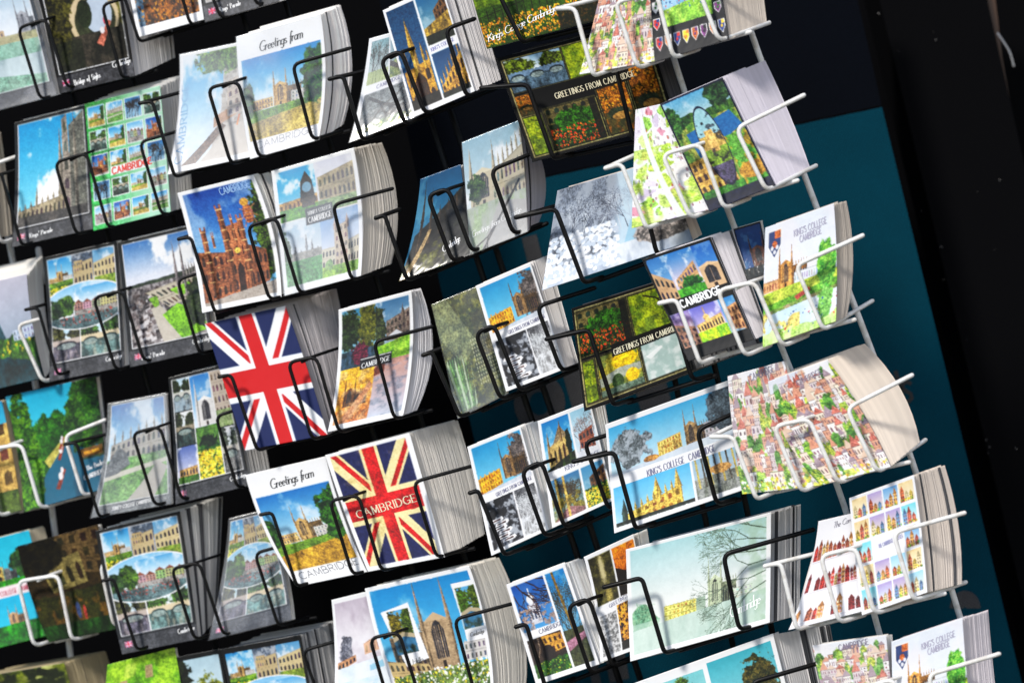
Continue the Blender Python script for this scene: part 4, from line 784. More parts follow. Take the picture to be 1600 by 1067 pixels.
def stack(rack, q, side, label, bR=(0,0), dd=0.0, dark=0.1, tone=(.72,.71,.70), seed=1, sp=2.3, top=0, bm=(0,0), inset=.10, lean=.014):
    """cards behind the front one; side = (back top right px, back bottom right px)"""
    r = rs(seed*17+5); tl, tr, br, bl = q; (tx, ty), (bx, by) = side
    ot = (tx-tr[0], ty-tr[1]); ob = (bx-br[0], by-br[1]); L = (math.hypot(*ot)+math.hypot(*ob))/2
    N = max(2, int(L/sp)); depth = max(L*MPP*1.1, .004)
    V = []; Fc = []; Cc = []; nv = 9
    vs = np.linspace(0, 1, nv); step = 1/N; dark_run = 0; shade = 1
    for i in range(N):
        f = (i+.6)/N
        j = (r.rand()-.5)*1.1*min(1, L/20); jt = r.rand()*3.0 if r.rand() < .3 else 0
        qq = []
        for (c, o_) in zip((tl,tr,br,bl), (ot,ot,ob,ob)):
            qq.append([c[0]+o_[0]*f+j, c[1]+o_[1]*f+j*.25])
        for k in (0,1): qq[k][1] -= jt - 1.5; 
        wdx, wdy = (qq[1][0]-qq[0][0])*inset, (qq[1][1]-qq[0][1])*inset
        qq[0][0] += wdx; qq[0][1] += wdy; qq[3][0] += wdx; qq[3][1] += wdy
        bl_ = (bR[0]*(1-f)+bm[0]*f, bR[1]*(1-f)+bm[1]*f)
        s = Surf(rack, [tuple(c) for c in qq], bl_, bl_, dd + .0012 + depth*f, lean)
        th = depth/N*(.99 if r.rand() < .85 else .78)
        if dark_run <= 0 and r.rand() < dark*.22: dark_run = 1 + int(r.rand()*2.5)
        if r.rand() < .18: shade = .88+.18*r.rand()
        c = np.array(tone)*np.array((1.16,1.13,1.08))*(shade*(.93+.12*r.rand()))
        if dark_run > 0: c = np.array((.03,.03,.035)) + .05*r.rand(); dark_run -= 1
        b = len(V)*0 + sum(len(x) for x in V)
        u = np.zeros(nv)
        V.append(np.concatenate([s(u, vs), s(u+1, vs), s(u+1, vs, th), s(u, vs, th)]))
        Cc.append(np.tile(np.array([[*np.clip(c,0,.85),1]]), (nv*4,1)))
        for k in range(4):
            for t in range(nv-1):
                a0 = b+k*nv+t; b0 = b+((k+1)%4)*nv+t
                Fc.append((a0, a0+1, b0+1, b0))
        Fc.append((b, b+nv, b+2*nv, b+3*nv)); Fc.append((b+nv-1, b+4*nv-1, b+3*nv-1, b+2*nv-1))
    V = np.concatenate(V); s = Surf(rack, q, dd=dd)
    o = new_obj('postcard_stack', V, Fc, M_PAPER, None, np.asarray(s(.5,1.0,depth*.5)), False, np.concatenate(Cc))
    tag(o, label, 'card stack', 'stacks of cards behind the front postcards')
    return o
# ------------------------------------------------------------------ background: wall coloured as deep shade, banner, door frame
def BP(px, py, depth):
    u, w = ray(px, py); return np.array((CAM.x+depth*u, CAM.y+depth, CAM.z+depth*w))
mb = MB(); mb.box((-6, CAM.y+2.95, -.6), (6, CAM.y+3.1, 5)); o = mb.build('shop_wall', M_DARKWALL); o['kind'] = 'structure'
M_PAVE, t, b = mat('grey_paving', (.10,.10,.095), .9)
no = nn(t,'ShaderNodeTexNoise'); no.inputs['Scale'].default_value=9; rp = nn(t,'ShaderNodeValToRGB'); rp.color_ramp.elements[0].color=(.06,.06,.058,1); rp.color_ramp.elements[1].color=(.15,.145,.14,1)
t.links.new(no.outputs[0],rp.inputs[0]); t.links.new(rp.outputs[0],b.inputs['Base Color'])
mb = MB(); mb.box((-12,-14,-.75),(12,CAM.y+3.1,-.6)); o = mb.build('pavement', M_PAVE); o['kind'] = 'structure'

def weave(name, c0, c1):
    M, t, b = mat(name, c0, .8, spec=.06)
    tc = nn(t,'ShaderNodeTexCoord'); mp = nn(t,'ShaderNodeMapping'); mp.inputs['Scale'].default_value = (1,1,1)
    br = nn(t,'ShaderNodeTexBrick'); br.inputs['Scale'].default_value = 230; br.inputs['Mortar Size'].default_value = .22; br.inputs['Mortar Smooth'].default_value = .6
    br.inputs['Brick Width'].default_value = .9; br.inputs['Row Height'].default_value = .55
    br.inputs['Color1'].default_value = (*c1,1); br.inputs['Color2'].default_value = (*[x*.85 for x in c1],1); br.inputs['Mortar'].default_value = (*c0,1)
    sx = nn(t,'ShaderNodeSeparateXYZ'); cx = nn(t,'ShaderNodeCombineXYZ')
    t.links.new(tc.outputs['Object'], sx.inputs[0]); t.links.new(sx.outputs[0], cx.inputs[0]); t.links.new(sx.outputs[2], cx.inputs[1]); t.links.new(cx.outputs[0], br.inputs['Vector'])
    no = nn(t,'ShaderNodeTexNoise'); no.inputs['Scale'].default_value = 7; t.links.new(tc.outputs['Object'], no.inputs['Vector'])
    mx = nn(t,'ShaderNodeMix', data_type='RGBA', blend_type='MULTIPLY'); mx.inputs['Factor'].default_value = .5
    t.links.new(br.outputs[0], mx.inputs['A']); t.links.new(no.outputs[0], mx.inputs['B']); t.links.new(mx.outputs['Result'], b.inputs['Base Color'])
    bp = nn(t,'ShaderNodeBump'); bp.inputs['Strength'].default_value=.4; bp.inputs['Distance'].default_value=.001; t.links.new(br.outputs['Fac'], bp.inputs['Height']); bp.invert=True; t.links.new(bp.outputs[0], b.inputs['Normal'])
    return M
M_TEAL = weave('teal_mesh_print', (.000,.036,.062), (.001,.080,.122))
M_NAVY = weave('navy_mesh_print', (.0008,.0015,.004), (.0015,.004,.009))
M_GREYP = weave('grey_mesh_print', (.05,.05,.052), (.13,.13,.135))
BD = 2.66
ban = empty('hanging_banner', BP(1200, 1200, BD)); tag(ban, 'teal woven mesh banner with a dark navy top band, hanging behind the wire racks', 'banner')
def sheet(name, pts, depth, mt, parent):
    f = [BP(*p, depth) for p in pts]; bk = [BP(*p, depth+.002) for p in pts]; n = len(pts)
    fc = [tuple(range(n))[::-1], tuple(range(n, 2*n))] + [(i, (i+1)%n, n+(i+1)%n, n+i) for i in range(n)]
    return new_obj(name, f+bk, fc, mt, parent)
sheet('teal_panel', [(660,318),(1378,168),(1612,1130),(838,1130)], BD, M_TEAL, ban)
sheet('navy_panel', [(580,-60),(1326,-60),(1377.4,164.8),(659.3,315)], BD, M_NAVY, ban)
def ring(cx, cy, r0, r1, a0=0, a1=360, n=22):
    o_ = [(cx+r1*math.cos(math.radians(a0+(a1-a0)*i/n)), cy+r1*1.15*math.sin(math.radians(a0+(a1-a0)*i/n))) for i in range(n+1)]
    i_ = [(cx+r0*math.cos(math.radians(a0+(a1-a0)*i/n)), cy+r0*1.15*math.sin(math.radians(a0+(a1-a0)*i/n))) for i in range(n+1)]
    return o_, i_
def glyph(parent, polys, mt, name='printed_letter', dep=BD-.0005):
    v=[]; f=[]
    for (o_, i_) in polys:
        for a,b,c,d in zip(o_[:-1], o_[1:], i_[1:], i_[:-1]):
            k=len(v); v += [BP(*q, dep) for q in (a,b,c,d)]; f.append((k,k+1,k+2,k+3))
    new_obj(name, v, f, mt, parent)
glyph(ban, [ring(843,630,16,40)], M_GREYP)
glyph(ban, [([(872,560),(925,744)],[(902,552),(955,736)])], M_GREYP)
glyph(ban, [([(990,600),(1015,690)],[(1038,588),(1063,678)])], M_GREYP)
glyph(ban, [([(815,372),(832,440)],[(838,366),(855,434)])], M_GREYP)
glyph(ban, [([(918,1030),(926,1075)],[(932,1026),(940,1071)]), ([(945,1022),(953,1067)],[(975,1014),(983,1059)])], M_GREYP)
glyph(ban, [ring(1508,950,2,24,180,360)], M_GREYP)
M_INKBLK = mat('black_print', (.004,.004,.005), .6)[0]
glyph(ban, [([(1396,580),(1410,630)],[(1402,578),(1416,628)]), ring(1394,618,8,14)], M_INKBLK)
def poly_ribbon(pts, w):
    o_=[];i_=[]
    for k,(x,y) in enumerate(pts):
        x0,y0=pts[max(k-1,0)]; x1,y1=pts[min(k+1,len(pts)-1)]; L=math.hypot(x1-x0,y1-y0); nx,ny=-(y1-y0)/L*w,(x1-x0)/L*w
        o_.append((x+nx,y+ny)); i_.append((x-nx,y-ny))
    return o_, i_
glyph(ban, [poly_ribbon([(1424,600),(1418,596),(1411,599),(1410,606),(1416,611),(1423,615),(1425,622),(1420,627),(1412,626)], 3)], M_INKBLK)

# door frame right of the banner
M_FRAME, t, b = mat('black_painted_frame', (.0015,.0015,.002), .8, spec=.05)
M_WOOD, t, b = mat('brown_wood', (.05,.02,.007), .5)
wv = nn(t,'ShaderNodeTexNoise'); wv.inputs['Scale'].default_value=60; rp=nn(t,'ShaderNodeValToRGB'); rp.color_ramp.elements[0].color=(.02,.008,.003,1); rp.color_ramp.elements[1].color=(.075,.03,.010,1); t.links.new(wv.outputs[0],rp.inputs[0]); t.links.new(rp.outputs[0],b.inputs['Base Color'])
df = empty('door_frame', BP(1500, 1100, 2.75)); tag(df, 'black painted door frame with a brown timber edge, at the right of the banner', 'door frame')
def slab(name, pts, d0, d1, mt, parent=None):
    f = [BP(*p, d0) for p in pts]; bk = [v + np.array((0, d1-d0, 0)) for v in f]; n=len(pts)
    return new_obj(name, f+bk, [tuple(range(n))[::-1], tuple(range(n,2*n))]+[(i,(i+1)%n,n+(i+1)%n,n+i) for i in range(n)], mt, parent)
slab('jamb', [(1355,-80),(1525,-80),(1800,1150),(1650,1150)], 2.75, 2.85, M_FRAME, df)
slab('timber_edge', [(1527,-80),(1546,-80),(1566,90),(1612,350),(1600,350),(1552,90)], 2.76, 2.80, M_WOOD, df)
M_CHIP = mat('bare_paint_chip', (.25,.24,.23), .4)[0]
mb = MB(); r = rs(4)
for (x,y,k) in ((1373,22,2.6),(1458,50,2),(1462,63,3),(1404,80,1.4),(1471,386,3),(1474,437,3.2),(1541,687,4),(1546,698,3.5),(1544,708,2.2),(1562,281,4),(1500,500,1.6),(1510,530,1.3),(1555,390,1.8),(1440,330,1.5),(1527,300,1.3),(1588,700,2),(1488,560,1.3)):
    k*=.30; c = BP(x,y,2.7485); n=len(mb.v)
    for i in range(7):
        a_=i*2*math.pi/7; q=k*MPP*(.5+.8*r.rand()); mb.v.append(c+np.array((q*math.cos(a_)*1.2, -.0006*r.rand(), q*math.sin(a_))))
    mb.f.append(tuple(range(n,n+7)))
mb.build('paint_chips', M_CHIP, df)
M_STRAP = mat('crumpled_clear_plastic', (.22,.22,.23), .25, coat=.6)[0]
mb = MB(); mb.tube([BP(*p,2.74) for p in ((1559,53),(1568,66),(1577,80),(1581,92),(1584,104))], 0.0012, 6)
o = mb.build('plastic_strip', M_STRAP, None, BP(1575,80,2.74)); tag(o, 'crumpled glinting plastic strip hanging beside the timber edge, top right', 'plastic strip')

# ------------------------------------------------------------------ racks
def rack_root(code, px, py, label):
    o = empty('postcard_rack', P(px, py, code, .11)); tag(o, label, 'display rack', 'wire postcard racks'); return o
RK = {
 'E': rack_root('E', 60, 1180, 'white wire postcard rack at the far left edge of the photo'),
 'A': rack_root('A', 260, 1200, 'leftmost black wire rack, holding mostly black bordered postcards'),
 'B': rack_root('B', 560, 1220, 'black wire rack holding both flag postcards, between two other black racks'),
 'C': rack_root('C', 900, 1220, 'narrow black wire rack in the middle holding small white bordered collage cards'),
 'W': rack_root('W', 1080, 1220, 'black wire rack of wide landscape cards beside the right-hand white rack'),
 'D': rack_root('D', 1450, 1220, 'white wire rack at the right holding sketched map and town postcards'),
}
RAD = dict(E=.0021, D=.0021, A=.0018, B=.0019, C=.0022, W=.0023)
FR = -.0085
def basket(code, items, hook=(48,-15), rail=True):
    mt = M_WHITEWIRE if code in 'DE' else M_BLACKWIRE; R_ = RAD[code]; mb = MB(); ends = []
    def Q(p, dd): return P(p[0], p[1], code, dd)
    dps = lambda p, q: 1.1*math.hypot(p[0]-q[0], p[1]-q[1])*MPP
    def hk(b):
        h = (b[0]+hook[0], b[1]+hook[1]); ends.append((h, FR+dps(h,b))); return h, FR+dps(h,b)
    for it in items:
        k = it[0]
        if k == 'R':
            _, bk, tp, bt = it[:4]; bk, tp, bt = tuple(bk), tuple(tp), tuple(bt); h, hd = hk(bt)
            if len(it) > 4: h = it[4]; hd = FR+dps(h,bt)
            mb.tube([Q(bk, FR+.10*math.hypot(bk[0]-tp[0],bk[1]-tp[1])*MPP), Q(tp,FR), Q(bt,FR), Q(h,hd)], R_)
        elif k == 'L':
            _, bk, tp, bd, bt = it; h, hd = hk(bt)
            mb.tube([Q(bk, FR+dps(bk,tp)), Q(tp,FR), ] , R_) if False else None
            pts = [Q(bk, FR+dps(bk,bd)+.004)]
            mb.tube([Q(tp,FR-.001), Q(bd,FR), Q(bt,FR), Q(h,hd)], R_, bend=.006)
            e2 = (bk[0]*1.25-tp[0]*.25, bk[1]*1.25-tp[1]*.25); dl = math.hypot(bk[0]-tp[0], bk[1]-tp[1]); kk = 9/dl; e1 = (tp[0]+(bk[0]-tp[0])*kk, tp[1]+(bk[1]-tp[1])*kk); mb.tube([Q(e2, .030), Q(e1,.017), Q(tp,FR+.001)], R_, bend=.003)
        elif k == 'C':
            _, lb, tl, tr, rb = it[:5]; h1, d1 = hk(lb); h2, d2 = hk(rb)
            mb.tube([Q(h1,d1), Q(lb,FR), Q(tl,FR), Q(tr,FR), Q(rb,FR), Q(h2,d2)], R_)
            am = ((tl[0]+tr[0])/2+18, (tl[1]+tr[1])/2-5)
            bk = (am[0]+40, am[1]-13); mb.tube([Q((am[0]-18,am[1]+5+4),FR+.001), Q(am,FR+.006), Q(bk,FR+dps(bk,am)+.006)], R_*.85)
    if rail and len(ends) > 1:
        ends.sort(key=lambda e: e[0][0]); dm = max(e[1] for e in ends)
        a_, b_ = ends[0][0], ends[-1][0]; d = (b_[0]-a_[0], b_[1]-a_[1])
        mb.tube([Q((a_[0]-d[0]*.05, a_[1]-d[1]*.05+3), dm), Q((b_[0]+d[0]*.05, b_[1]+d[1]*.05+3), dm)], R_)
    o = mb.build('wire_basket', mt, RK[code], smooth=True)
def posts(code, lines, r=.0036, dd=.06):
    mt = M_WHITEWIRE if code in 'DE' else M_BLACKWIRE
    for ln in lines:
        mb = MB(); mb.tube([P(x, y, code, dd) for x, y in ln], r, 10, bend=.05); mb.build('post', mt, RK[code], smooth=True)
posts('D', [[(1130,-90),(1173,52),(1262,288),(1340,490),(1425,715),(1500,965),(1560,1150)], [(1010,-60),(1060,120),(1145,350),(1240,590),(1322,790),(1372,985),(1420,1140)]], .0030, .082)
posts('W', [[(1000,300),(1055,600),(1100,800),(1165,1100)], [(985,330),(1027,386)], [(1070,380),(1120,585),(1166,790),(1230,1100)]], .0030, .075)
posts('C', [[(660,150),(757,440),(832,658),(902,868),(980,1100)], [(690,130),(787,426),(861,641),(933,854),(1010,1090)]], .0034, .07)
posts('B', [[(420,-80),(520,240),(600,470),(690,760),(800,1100)], [(350,-80),(430,200),(520,480),(610,760),(700,1100)]], .0030, .085)
posts('A', [[(150,-80),(260,300),(350,620),(430,900),(490,1100)], [(60,-80),(150,300),(230,600),(310,900),(360,1100)]], .0030, .085)
posts('E', [[(-20,200),(55,590),(120,1100)], [(60,390),(68,440)]], .0034, .06)

basket('A', [('C',(63,156),(28,44),(72,30),(105,138)), ('R',(215,-8),(159,8),(191,124))])
basket('A', [('L',(320,-60),(196,-20),(194,-5),(218,66)), ('C',(298,41),(265,-70),(300,-80),(346,30)), ('R',(470,-90),(388,-60),(400,9))])
basket('A', [('L',(60,255),(-6,275),(2,272),(34,384)), ('C',(119,367),(86,254),(135,239),(169,357)), ('R',(276,206),(218,222),(253,337))])
basket('A', [('L',(69,476),(40,484),(59,480),(90,586)), ('C',(181,579),(146,465),(191,454),(225,565)), ('R',(311,427),(277,437),(312,554))])
basket('A', [('L',(163,679),(101,694),(119,691),(155,808)), ('C',(242,790),(207,677),(250,666),(284,781)), ('R',(364,642),(337,650),(371,763))])
basket('A', [('L',(245,884),(160,907),(177,903),(214,1015)), ('C',(304,999),(268,888),(311,878),(349,992)), ('R',(435,854),(398,864),(435,978))])
basket('A', [('L',(400,1100),(318,1121),(330,1118),(370,1230)), ('R',(530,1000),(473,1016),(512,1130)) , ('C',(425,1200),(395,1108),(420,1100),(460,1200))])
basket('B', [('L',(281,145),(218,162),(238,158),(273,277)), ('C',(361,257),(325,138),(372,127),(405,247)), ('R',(546,76),(457,101),(488,219))])
basket('B', [('L',(350,352),(279,374),(298,370),(336,489)), ('C',(421,469),(387,354),(432,340),(468,459)), ('R',(613,295),(520,320),(549,438))])
basket('B', [('L',(420,568),(342,589),(361,585),(402,704)), ('C',(488,687),(450,566),(494,557),(530,676)), ('R',(676,510),(584,534),(616,655))])
basket('B', [('L',(480,785),(407,804),(425,800),(464,916)), ('C',(551,898),(515,782),(560,773),(596,892)), ('R',(737,728),(646,753),(682,871))])
basket('B', [('C',(611,1110),(578,997),(623,987),(661,1105)), ('R',(799,943),(710,967),(744,1090))])
basket('C', [('L',(567,112),(515,124),(536,118),(566,219)), ('C',(633,195),(595,94),(626,79),(664,178)), ('R',(741,30),(696,46),(729,152))], (44,-16))
basket('C', [('L',(617,330),(587,341),(601,336),(636,438)), ('C',(707,409),(668,306),(700,294),(737,393)), ('R',(826,242),(767,266),(802,366))], (44,-16))
basket('C', [('L',(740,525),(661,555),(675,550),(718,651)), ('C',(782,624),(743,521),(772,507),(813,611)), ('R',(929,450),(839,479),(877,580))], (44,-16))
basket('C', [('L',(812,744),(734,770),(747,766),(788,867)), ('C',(851,838),(815,736),(846,720),(882,824)), ('R',(947,680),(913,691),(951,796))], (44,-16))
basket('C', [('L',(880,952),(806,979),(822,974),(853,1075)), ('C',(923,1052),(887,947),(920,934),(957,1041)), ('R',(1060,880),(985,902),(1022,1008))], (44,-16))
basket('W', [('L',(780,-70),(700,-50),(756,-58),(816,67)), ('R',(960,-120),(905,-100),(945,35))], (30,-9))
basket('W', [('L',(770,136),(752,138),(824,132),(865,249)), ('R',(1030,95),(962,105),(990,222))], (30,-9))
basket('W', [('L',(855,326),(806,340),(868,326),(912,442)), ('R',(1060,272),(1000,290),(1027,400))], (30,-9))
basket('W', [('L',(905,516),(854,530),(920,515),(958,633)), ('R',(1120,455),(1048,478),(1082,595))], (30,-9))
basket('W', [('L',(950,706),(896,721),(960,706),(993,826)), ('R',(1148,645),(1089,672),(1120,788))], (30,-9))
basket('W', [('L',(1000,903),(944,917),(1003,902),(1038,1020)), ('R',(1271,827),(1130,866),(1155,984))], (30,-9))
basket('W', [('L',(1075,1095),(1010,1110),(1060,1100),(1090,1200)), ('R',(1274,1037),(1173,1066),(1200,1180))], (30,-9))
basket('D', [('L',(929,0),(870,14),(898,13),(927,119)), ('C',(996,107),(961,4),(1026,-10),(1052,91)), ('R',(1190,-48),(1088,-25),(1123,64),(1202,36))], (40,-14))
basket('D', [('L',(993,242),(946,263),(971,256),(1010,357)), ('C',(1079,341),(1035,242),(1094,225),(1131,326)), ('R',(1256,149),(1150,201),(1197,298),(1275,259))], (40,-16))
basket('D', [('L',(1096,452),(1030,474),(1057,468),(1094,568)), ('C',(1164,556),(1121,454),(1179,440),(1222,541)), ('R',(1348,368),(1243,415),(1286,516),(1363,470))], (40,-17))
basket('D', [('L',(1151,663),(1111,682),(1145,682),(1182,780)), ('C',(1252,768),(1209,666),(1264,654),(1309,755)), ('R',(1425,586),(1323,638),(1371,738),(1446,687))], (40,-17))
basket('D', [('L',(1272,865),(1195,884),(1220,879),(1245,983)), ('C',(1311,972),(1282,868),(1337,855),(1366,958)), ('R',(1507,801),(1396,832),(1427,938),(1509,909))], (40,-12))
basket('D', [('C',(1375,1175),(1345,1075),(1396,1060),(1425,1165)), ('R',(1561,1021),(1450,1054),(1480,1160),(1565,1130))], (40,-12))
basket('E', [('R',(64,498),(27,508),(67,597))])
basket('E', [('C',(-2,806),(-38,705),(34,694),(63,794)), ('R',(164,656),(101,681),(130,775),(190,755))], (40,-12))
basket('E', [('C',(53,1009),(28,908),(91,898),(112,1000)), ('R',(215,862),(157,882),(178,978))], (40,-12))
basket('E', [('C',(90,1200),(70,1100),(130,1092),(150,1190))], (40,-12))
basket('E', [('R',(40,240),(-25,262),(0,380))], (40,-12))

# ------------------------------------------------------------------ the cards
NUM = [0]
def card(rack, q, art, label, side=None, slabel=None, R=0, text=(), bL=(0,0), bR=(0,0), bm=None, m=None, dark=.1, tone=(.70,.69,.68), sp=1.7, seed=None, lean=.014, curl=.004, thin=10, z=0, photo=1.0):
    NUM[0] += 1; dd = (.002 - .0045*R) + z
    postcard(rack, q, art, label, bL, bR, dd, m, text, seed or NUM[0]*7, lean=lean, curl=curl, photo=photo)
    if side is None:
        side = ((q[1][0]+thin, q[1][1]-thin*.28), (q[2][0]+thin, q[2][1]-thin*.28))
    stack(rack, q, side, slabel or ('cards behind the ' + ' '.join(label.split()[:13])), bR, dd+.0010, dark, tone, NUM[0], sp, bm=bm if bm is not None else bR, lean=lean)
    return
BB = dict(dark=.5)
# rack E (far left)
card('E', [(-110,235),(-22,213),(-2,372),(-80,392)], A_beige, 'edge of a beige card cut by the left border of the photo, upper left', side=((2,205),(20,366)), tone=(.42,.38,.32))
card('E', [(-60,452),(42,428),(70,590),(-22,612)], A_tealchapel, 'pink and teal chapel card with green shrubs at the left edge', side=((66,398),(84,572)), slabel='pinkish card stack behind the teal chapel card at the left edge', R=1, bR=(-6,0))
card('E', [(-70,645),(3,626),(34,797),(-40,815)], A_beige, 'golden stone house card cut by the left edge, beside the river punt card', side=((13,622),(48,792)), tone=(.55,.47,.33))
card('E', [(8,620),(150,588),(168,762),(37,800)], A_punts, 'bright blue river card with punts between green trees', R=1, text=(('The Backs',(.78,.80),(.98,.78),.05,(240,240,240),'serif'),('CAMBRIDGE',(.74,.875),(1.0,.855),.05,(240,240,240),'serif')), thin=8, bL=(4,0), dark=.4)
card('E', [(-60,855),(45,828),(84,990),(-25,1018)], A_4strip, 'turquoise sky college card with a pale pink title strip, lower left', text=(("KING'S COLLEGE CAMBRIDGE",(.2,.545),(.96,.53),.055,(190,60,90),'serif'),), thin=24, tone=(.5,.45,.35))
card('E', [(27,853),(153,819),(181,983),(76,1003)], A_gatedark, 'dark olive card of a stone gatehouse, tilted inwards, lower left', R=1, bL=(-6,0), thin=6, m=M_DARK)
card('E', [(-60,1062),(100,1035),(140,1180),(-30,1210)], A_darkleaf, 'dark green leafy card cut by the lower left corner', side=((166,1016),(205,1160)), tone=(.36,.30,.18), slabel='thick tan stack of cards at the bottom left corner')
# rack A
KP_T = lambda s_: ((s_,(.22,.955),(.50,.945),.045,(235,235,235),'serif'),)
card('A', [(-90,10),(47,-20),(88,149),(-50,185)], art_blackborder(A_meadow), 'misty meadow and lake card with black lower border at the top left corner', thin=8, m=M_SLEEVE, **BB)
card('A', [(48,-55),(176,-92),(211,119),(93,147)], art_blackborder(A_sighs), 'dark card of a stone bridge over a river with a punt, top left', side=((250,-120),(274,90)), slabel='grey stack behind the stone bridge card, top left', R=1, m=M_DARK, text=(('Bridge of Sighs',(.22,.965),(.56,.95),.05,(235,235,235),'serif'),('Cambridge',(.74,.905),(.97,.895),.05,(235,235,235),'serif')), tone=(.46,.46,.48))
card('A', [(170,-150),(285,-178),(319,31),(216,59)], bordered(A_autumn, (.06,.03,.95,.93)), 'orange autumn leaf card with white border at the top edge', text=(('Clare',(.86,.62),(.84,.45),.05,(230,225,220),'script'),), thin=10)
card('A', [(290,-175),(400,-205),(436,3),(320,36)], art_blackborder(A_street), 'pale street card with black border and tiny flag at the top edge', R=1, thin=50, text=KP_T("Kings' Parade"), m=M_GLOSS, **BB)
card('A', [(22,192),(134,164),(146,358),(18,387)], art_blackborder(A_blueparade), 'card of a dark tower against a vivid blue cloudy sky', R=0, m=M_GLOSS, text=KP_T("Kings' Parade"), bL=(2,0), thin=6, **BB)
card('A', [(132,163),(250,134),(267,331),(146,361)], A_greencollage, 'green card with twenty small photos and a red title', side=((286,118),(303,322)), slabel='grey card stack behind the green photo grid card', R=1, text=(('CAMBRIDGE',(.29,.595),(.80,.585),.055,(222,60,40),'bold'),), tone=(.5,.5,.5))
card('A', [(67,403),(182,376),(195,573),(77,597)], art_blackborder(oval_collage), 'black bordered collage with an oval river view beside the aerial town card', m=M_GLOSS, text=(('Cambridge',(.76,.93),(.97,.92),.045,(235,235,235),'serif'),), thin=8, bL=(2,0), **BB)
card('A', [(184,379),(302,351),(336,545),(203,574)], art_blackborder(A_aerial), 'black bordered aerial view of a town with a bright green lawn', m=M_GLOSS, R=1, text=(("Kings' Parade",(.15,.965),(.42,.955),.045,(235,235,235),'serif'),('Cambridge',(.76,.93),(.97,.92),.045,(235,235,235),'serif')), thin=9, **BB)
card('A', [(169,631),(259,614),(268,787),(142,809)], A_lawn, 'grey bordered card of a college court with a green lawn, left edge curling', m=M_SLEEVE, bL=(5,2), text=(('TRINITY COLLEGE CAMBRIDGE',(.25,.965),(.75,.945),.035,(225,225,225),'sans'),), thin=5, dark=.3)
card('A', [(263,590),(350,569),(391,758),(274,788)], art_blackborder(A_daffcol), 'black bordered collage with yellow daffodils in front of a chapel', R=1, m=M_GLOSS, side=((388,560),(424,744)), slabel='stack behind the daffodil collage card', text=(('Cambridge',(.76,.93),(.97,.92),.045,(235,235,235),'serif'),), bL=(1,0), tone=(.42,.42,.43), dark=.3)
card('A', [(149,829),(281,798),(310,998),(191,1022)], art_blackborder(oval_collage), 'black bordered collage with an oval river view, beside the dark gatehouse card', seed=77, m=M_GLOSS, side=((349,774),(338,968)), slabel='pale grey stack between the two lower oval collage cards', bL=(-3,2), text=(('Cambridge',(.76,.93),(.97,.92),.045,(235,235,235),'serif'),), tone=(.5,.5,.5), dark=.45)
card('A', [(358,810),(412,797),(456,968),(326,1000)], art_blackborder(oval_collage), 'oval river view collage, lower border painted glare-grey, leaning beside the white Greetings card', seed=77, m=M_SLEEVE, bL=(4,2), bR=(6,-4), R=1, thin=6)
card('A', [(168,1038),(273,1011),(300,1180),(150,1200)], A_greenmap, 'bright lime green map card at the bottom edge', thin=4)
card('A', [(260,1029),(344,1013),(372,1180),(280,1200)], A_treecard, 'black bordered card of a yellow green willow at the bottom edge', thin=8, z=.001, **BB)
card('A', [(344,1014),(470,991),(500,1170),(380,1200)], lambda p,s: (p.fill((20,20,22)), oval_collage(p.sub(.05,.05,.96,.95), s)), 'black framed collage card at the bottom edge, left of the watercolour card', R=1, side=((524,968),(560,1150)), tone=(.45,.45,.46), dark=.3)
# rack B
card('B', [(281,86),(376,66),(394,245),(262,273)], A_cambv, 'white bordered card of a sunlit stone street with its title written up the side', bL=(6,2), bR=(5,0), m=M_SLEEVE, text=(('CAMBRIDGE',(.135,.92),(.12,.25),.07,(110,170,215),'serif'),), thin=6, tone=(.8,.8,.8))
card('B', [(369,58),(501,21),(498,219),(391,249)], lambda p,s: art_kings_white(p,s), 'upper white Greetings card with a chapel under blue sky', R=1, side=((533,7),(538,194)), slabel='thick curved stack behind the upper white Greetings card', bL=(-4,2), bR=(9,0), bm=(16,0), text=(('Greetings from',(.26,.165),(.76,.145),.085,(25,25,28),'script'),('CAMBRIDGE',(.12,.935),(.90,.918),.062,(150,150,156),'sans',.07)), tone=(.74,.72,.72), m=M_SLEEVE)
card('B', [(277,302),(396,273),(440,464),(316,489)], A_gate, 'white bordered card of a red brick gatehouse under deep blue sky', bL=(4,2), bR=(10,0), side=((426,268),(466,456)), slabel='white stack between the brick gatehouse card and the four view college card', bm=(8,0), text=(('CAMBRIDGE',(.52,.095),(.90,.085),.06,(150,190,235),'sans'),), tone=(.74,.72,.70))
card('B', [(424,268),(553,231),(564,431),(445,462)], A_trinity, 'four view college card with a dark grey title plate', R=1, side=((597,222),(612,412)), slabel='thick grey bowed stack behind the four view college card', bL=(0,2), bR=(7,0), bm=(17,0), text=(('TRINITY COLLEGE',(.365,.413),(.645,.403),.036,(230,230,230),'serif'),('CAMBRIDGE',(.37,.475),(.64,.465),.055,(235,235,235),'serif')), tone=(.56,.53,.49), m=M_SLEEVE)
card('B', [(320,506),(446,478),(512,679),(383,704)], A_jack, 'bright red, white and blue Union Jack card without lettering', photo=0, side=((527,450),(560,655)), slabel='grey stack behind the bright Union Jack card', bR=(2,0), tone=(.42,.40,.42), dark=.25, sp=2.0, curl=.001)
card('B', [(529,484),(643,454),(630,649),(512,675)], A_4cam, 'four view card with an orange sunset chapel and dark title plate', R=1, side=((659,451),(653,640)), slabel='bowed stack behind the orange sunset card', bL=(6,2), bR=(8,0), bm=(22,0), text=(('CAMBRIDGE',(.33,.522),(.70,.510),.05,(235,235,235),'serif'),), tone=(.62,.62,.66), dark=.25, m=M_GLOSS)
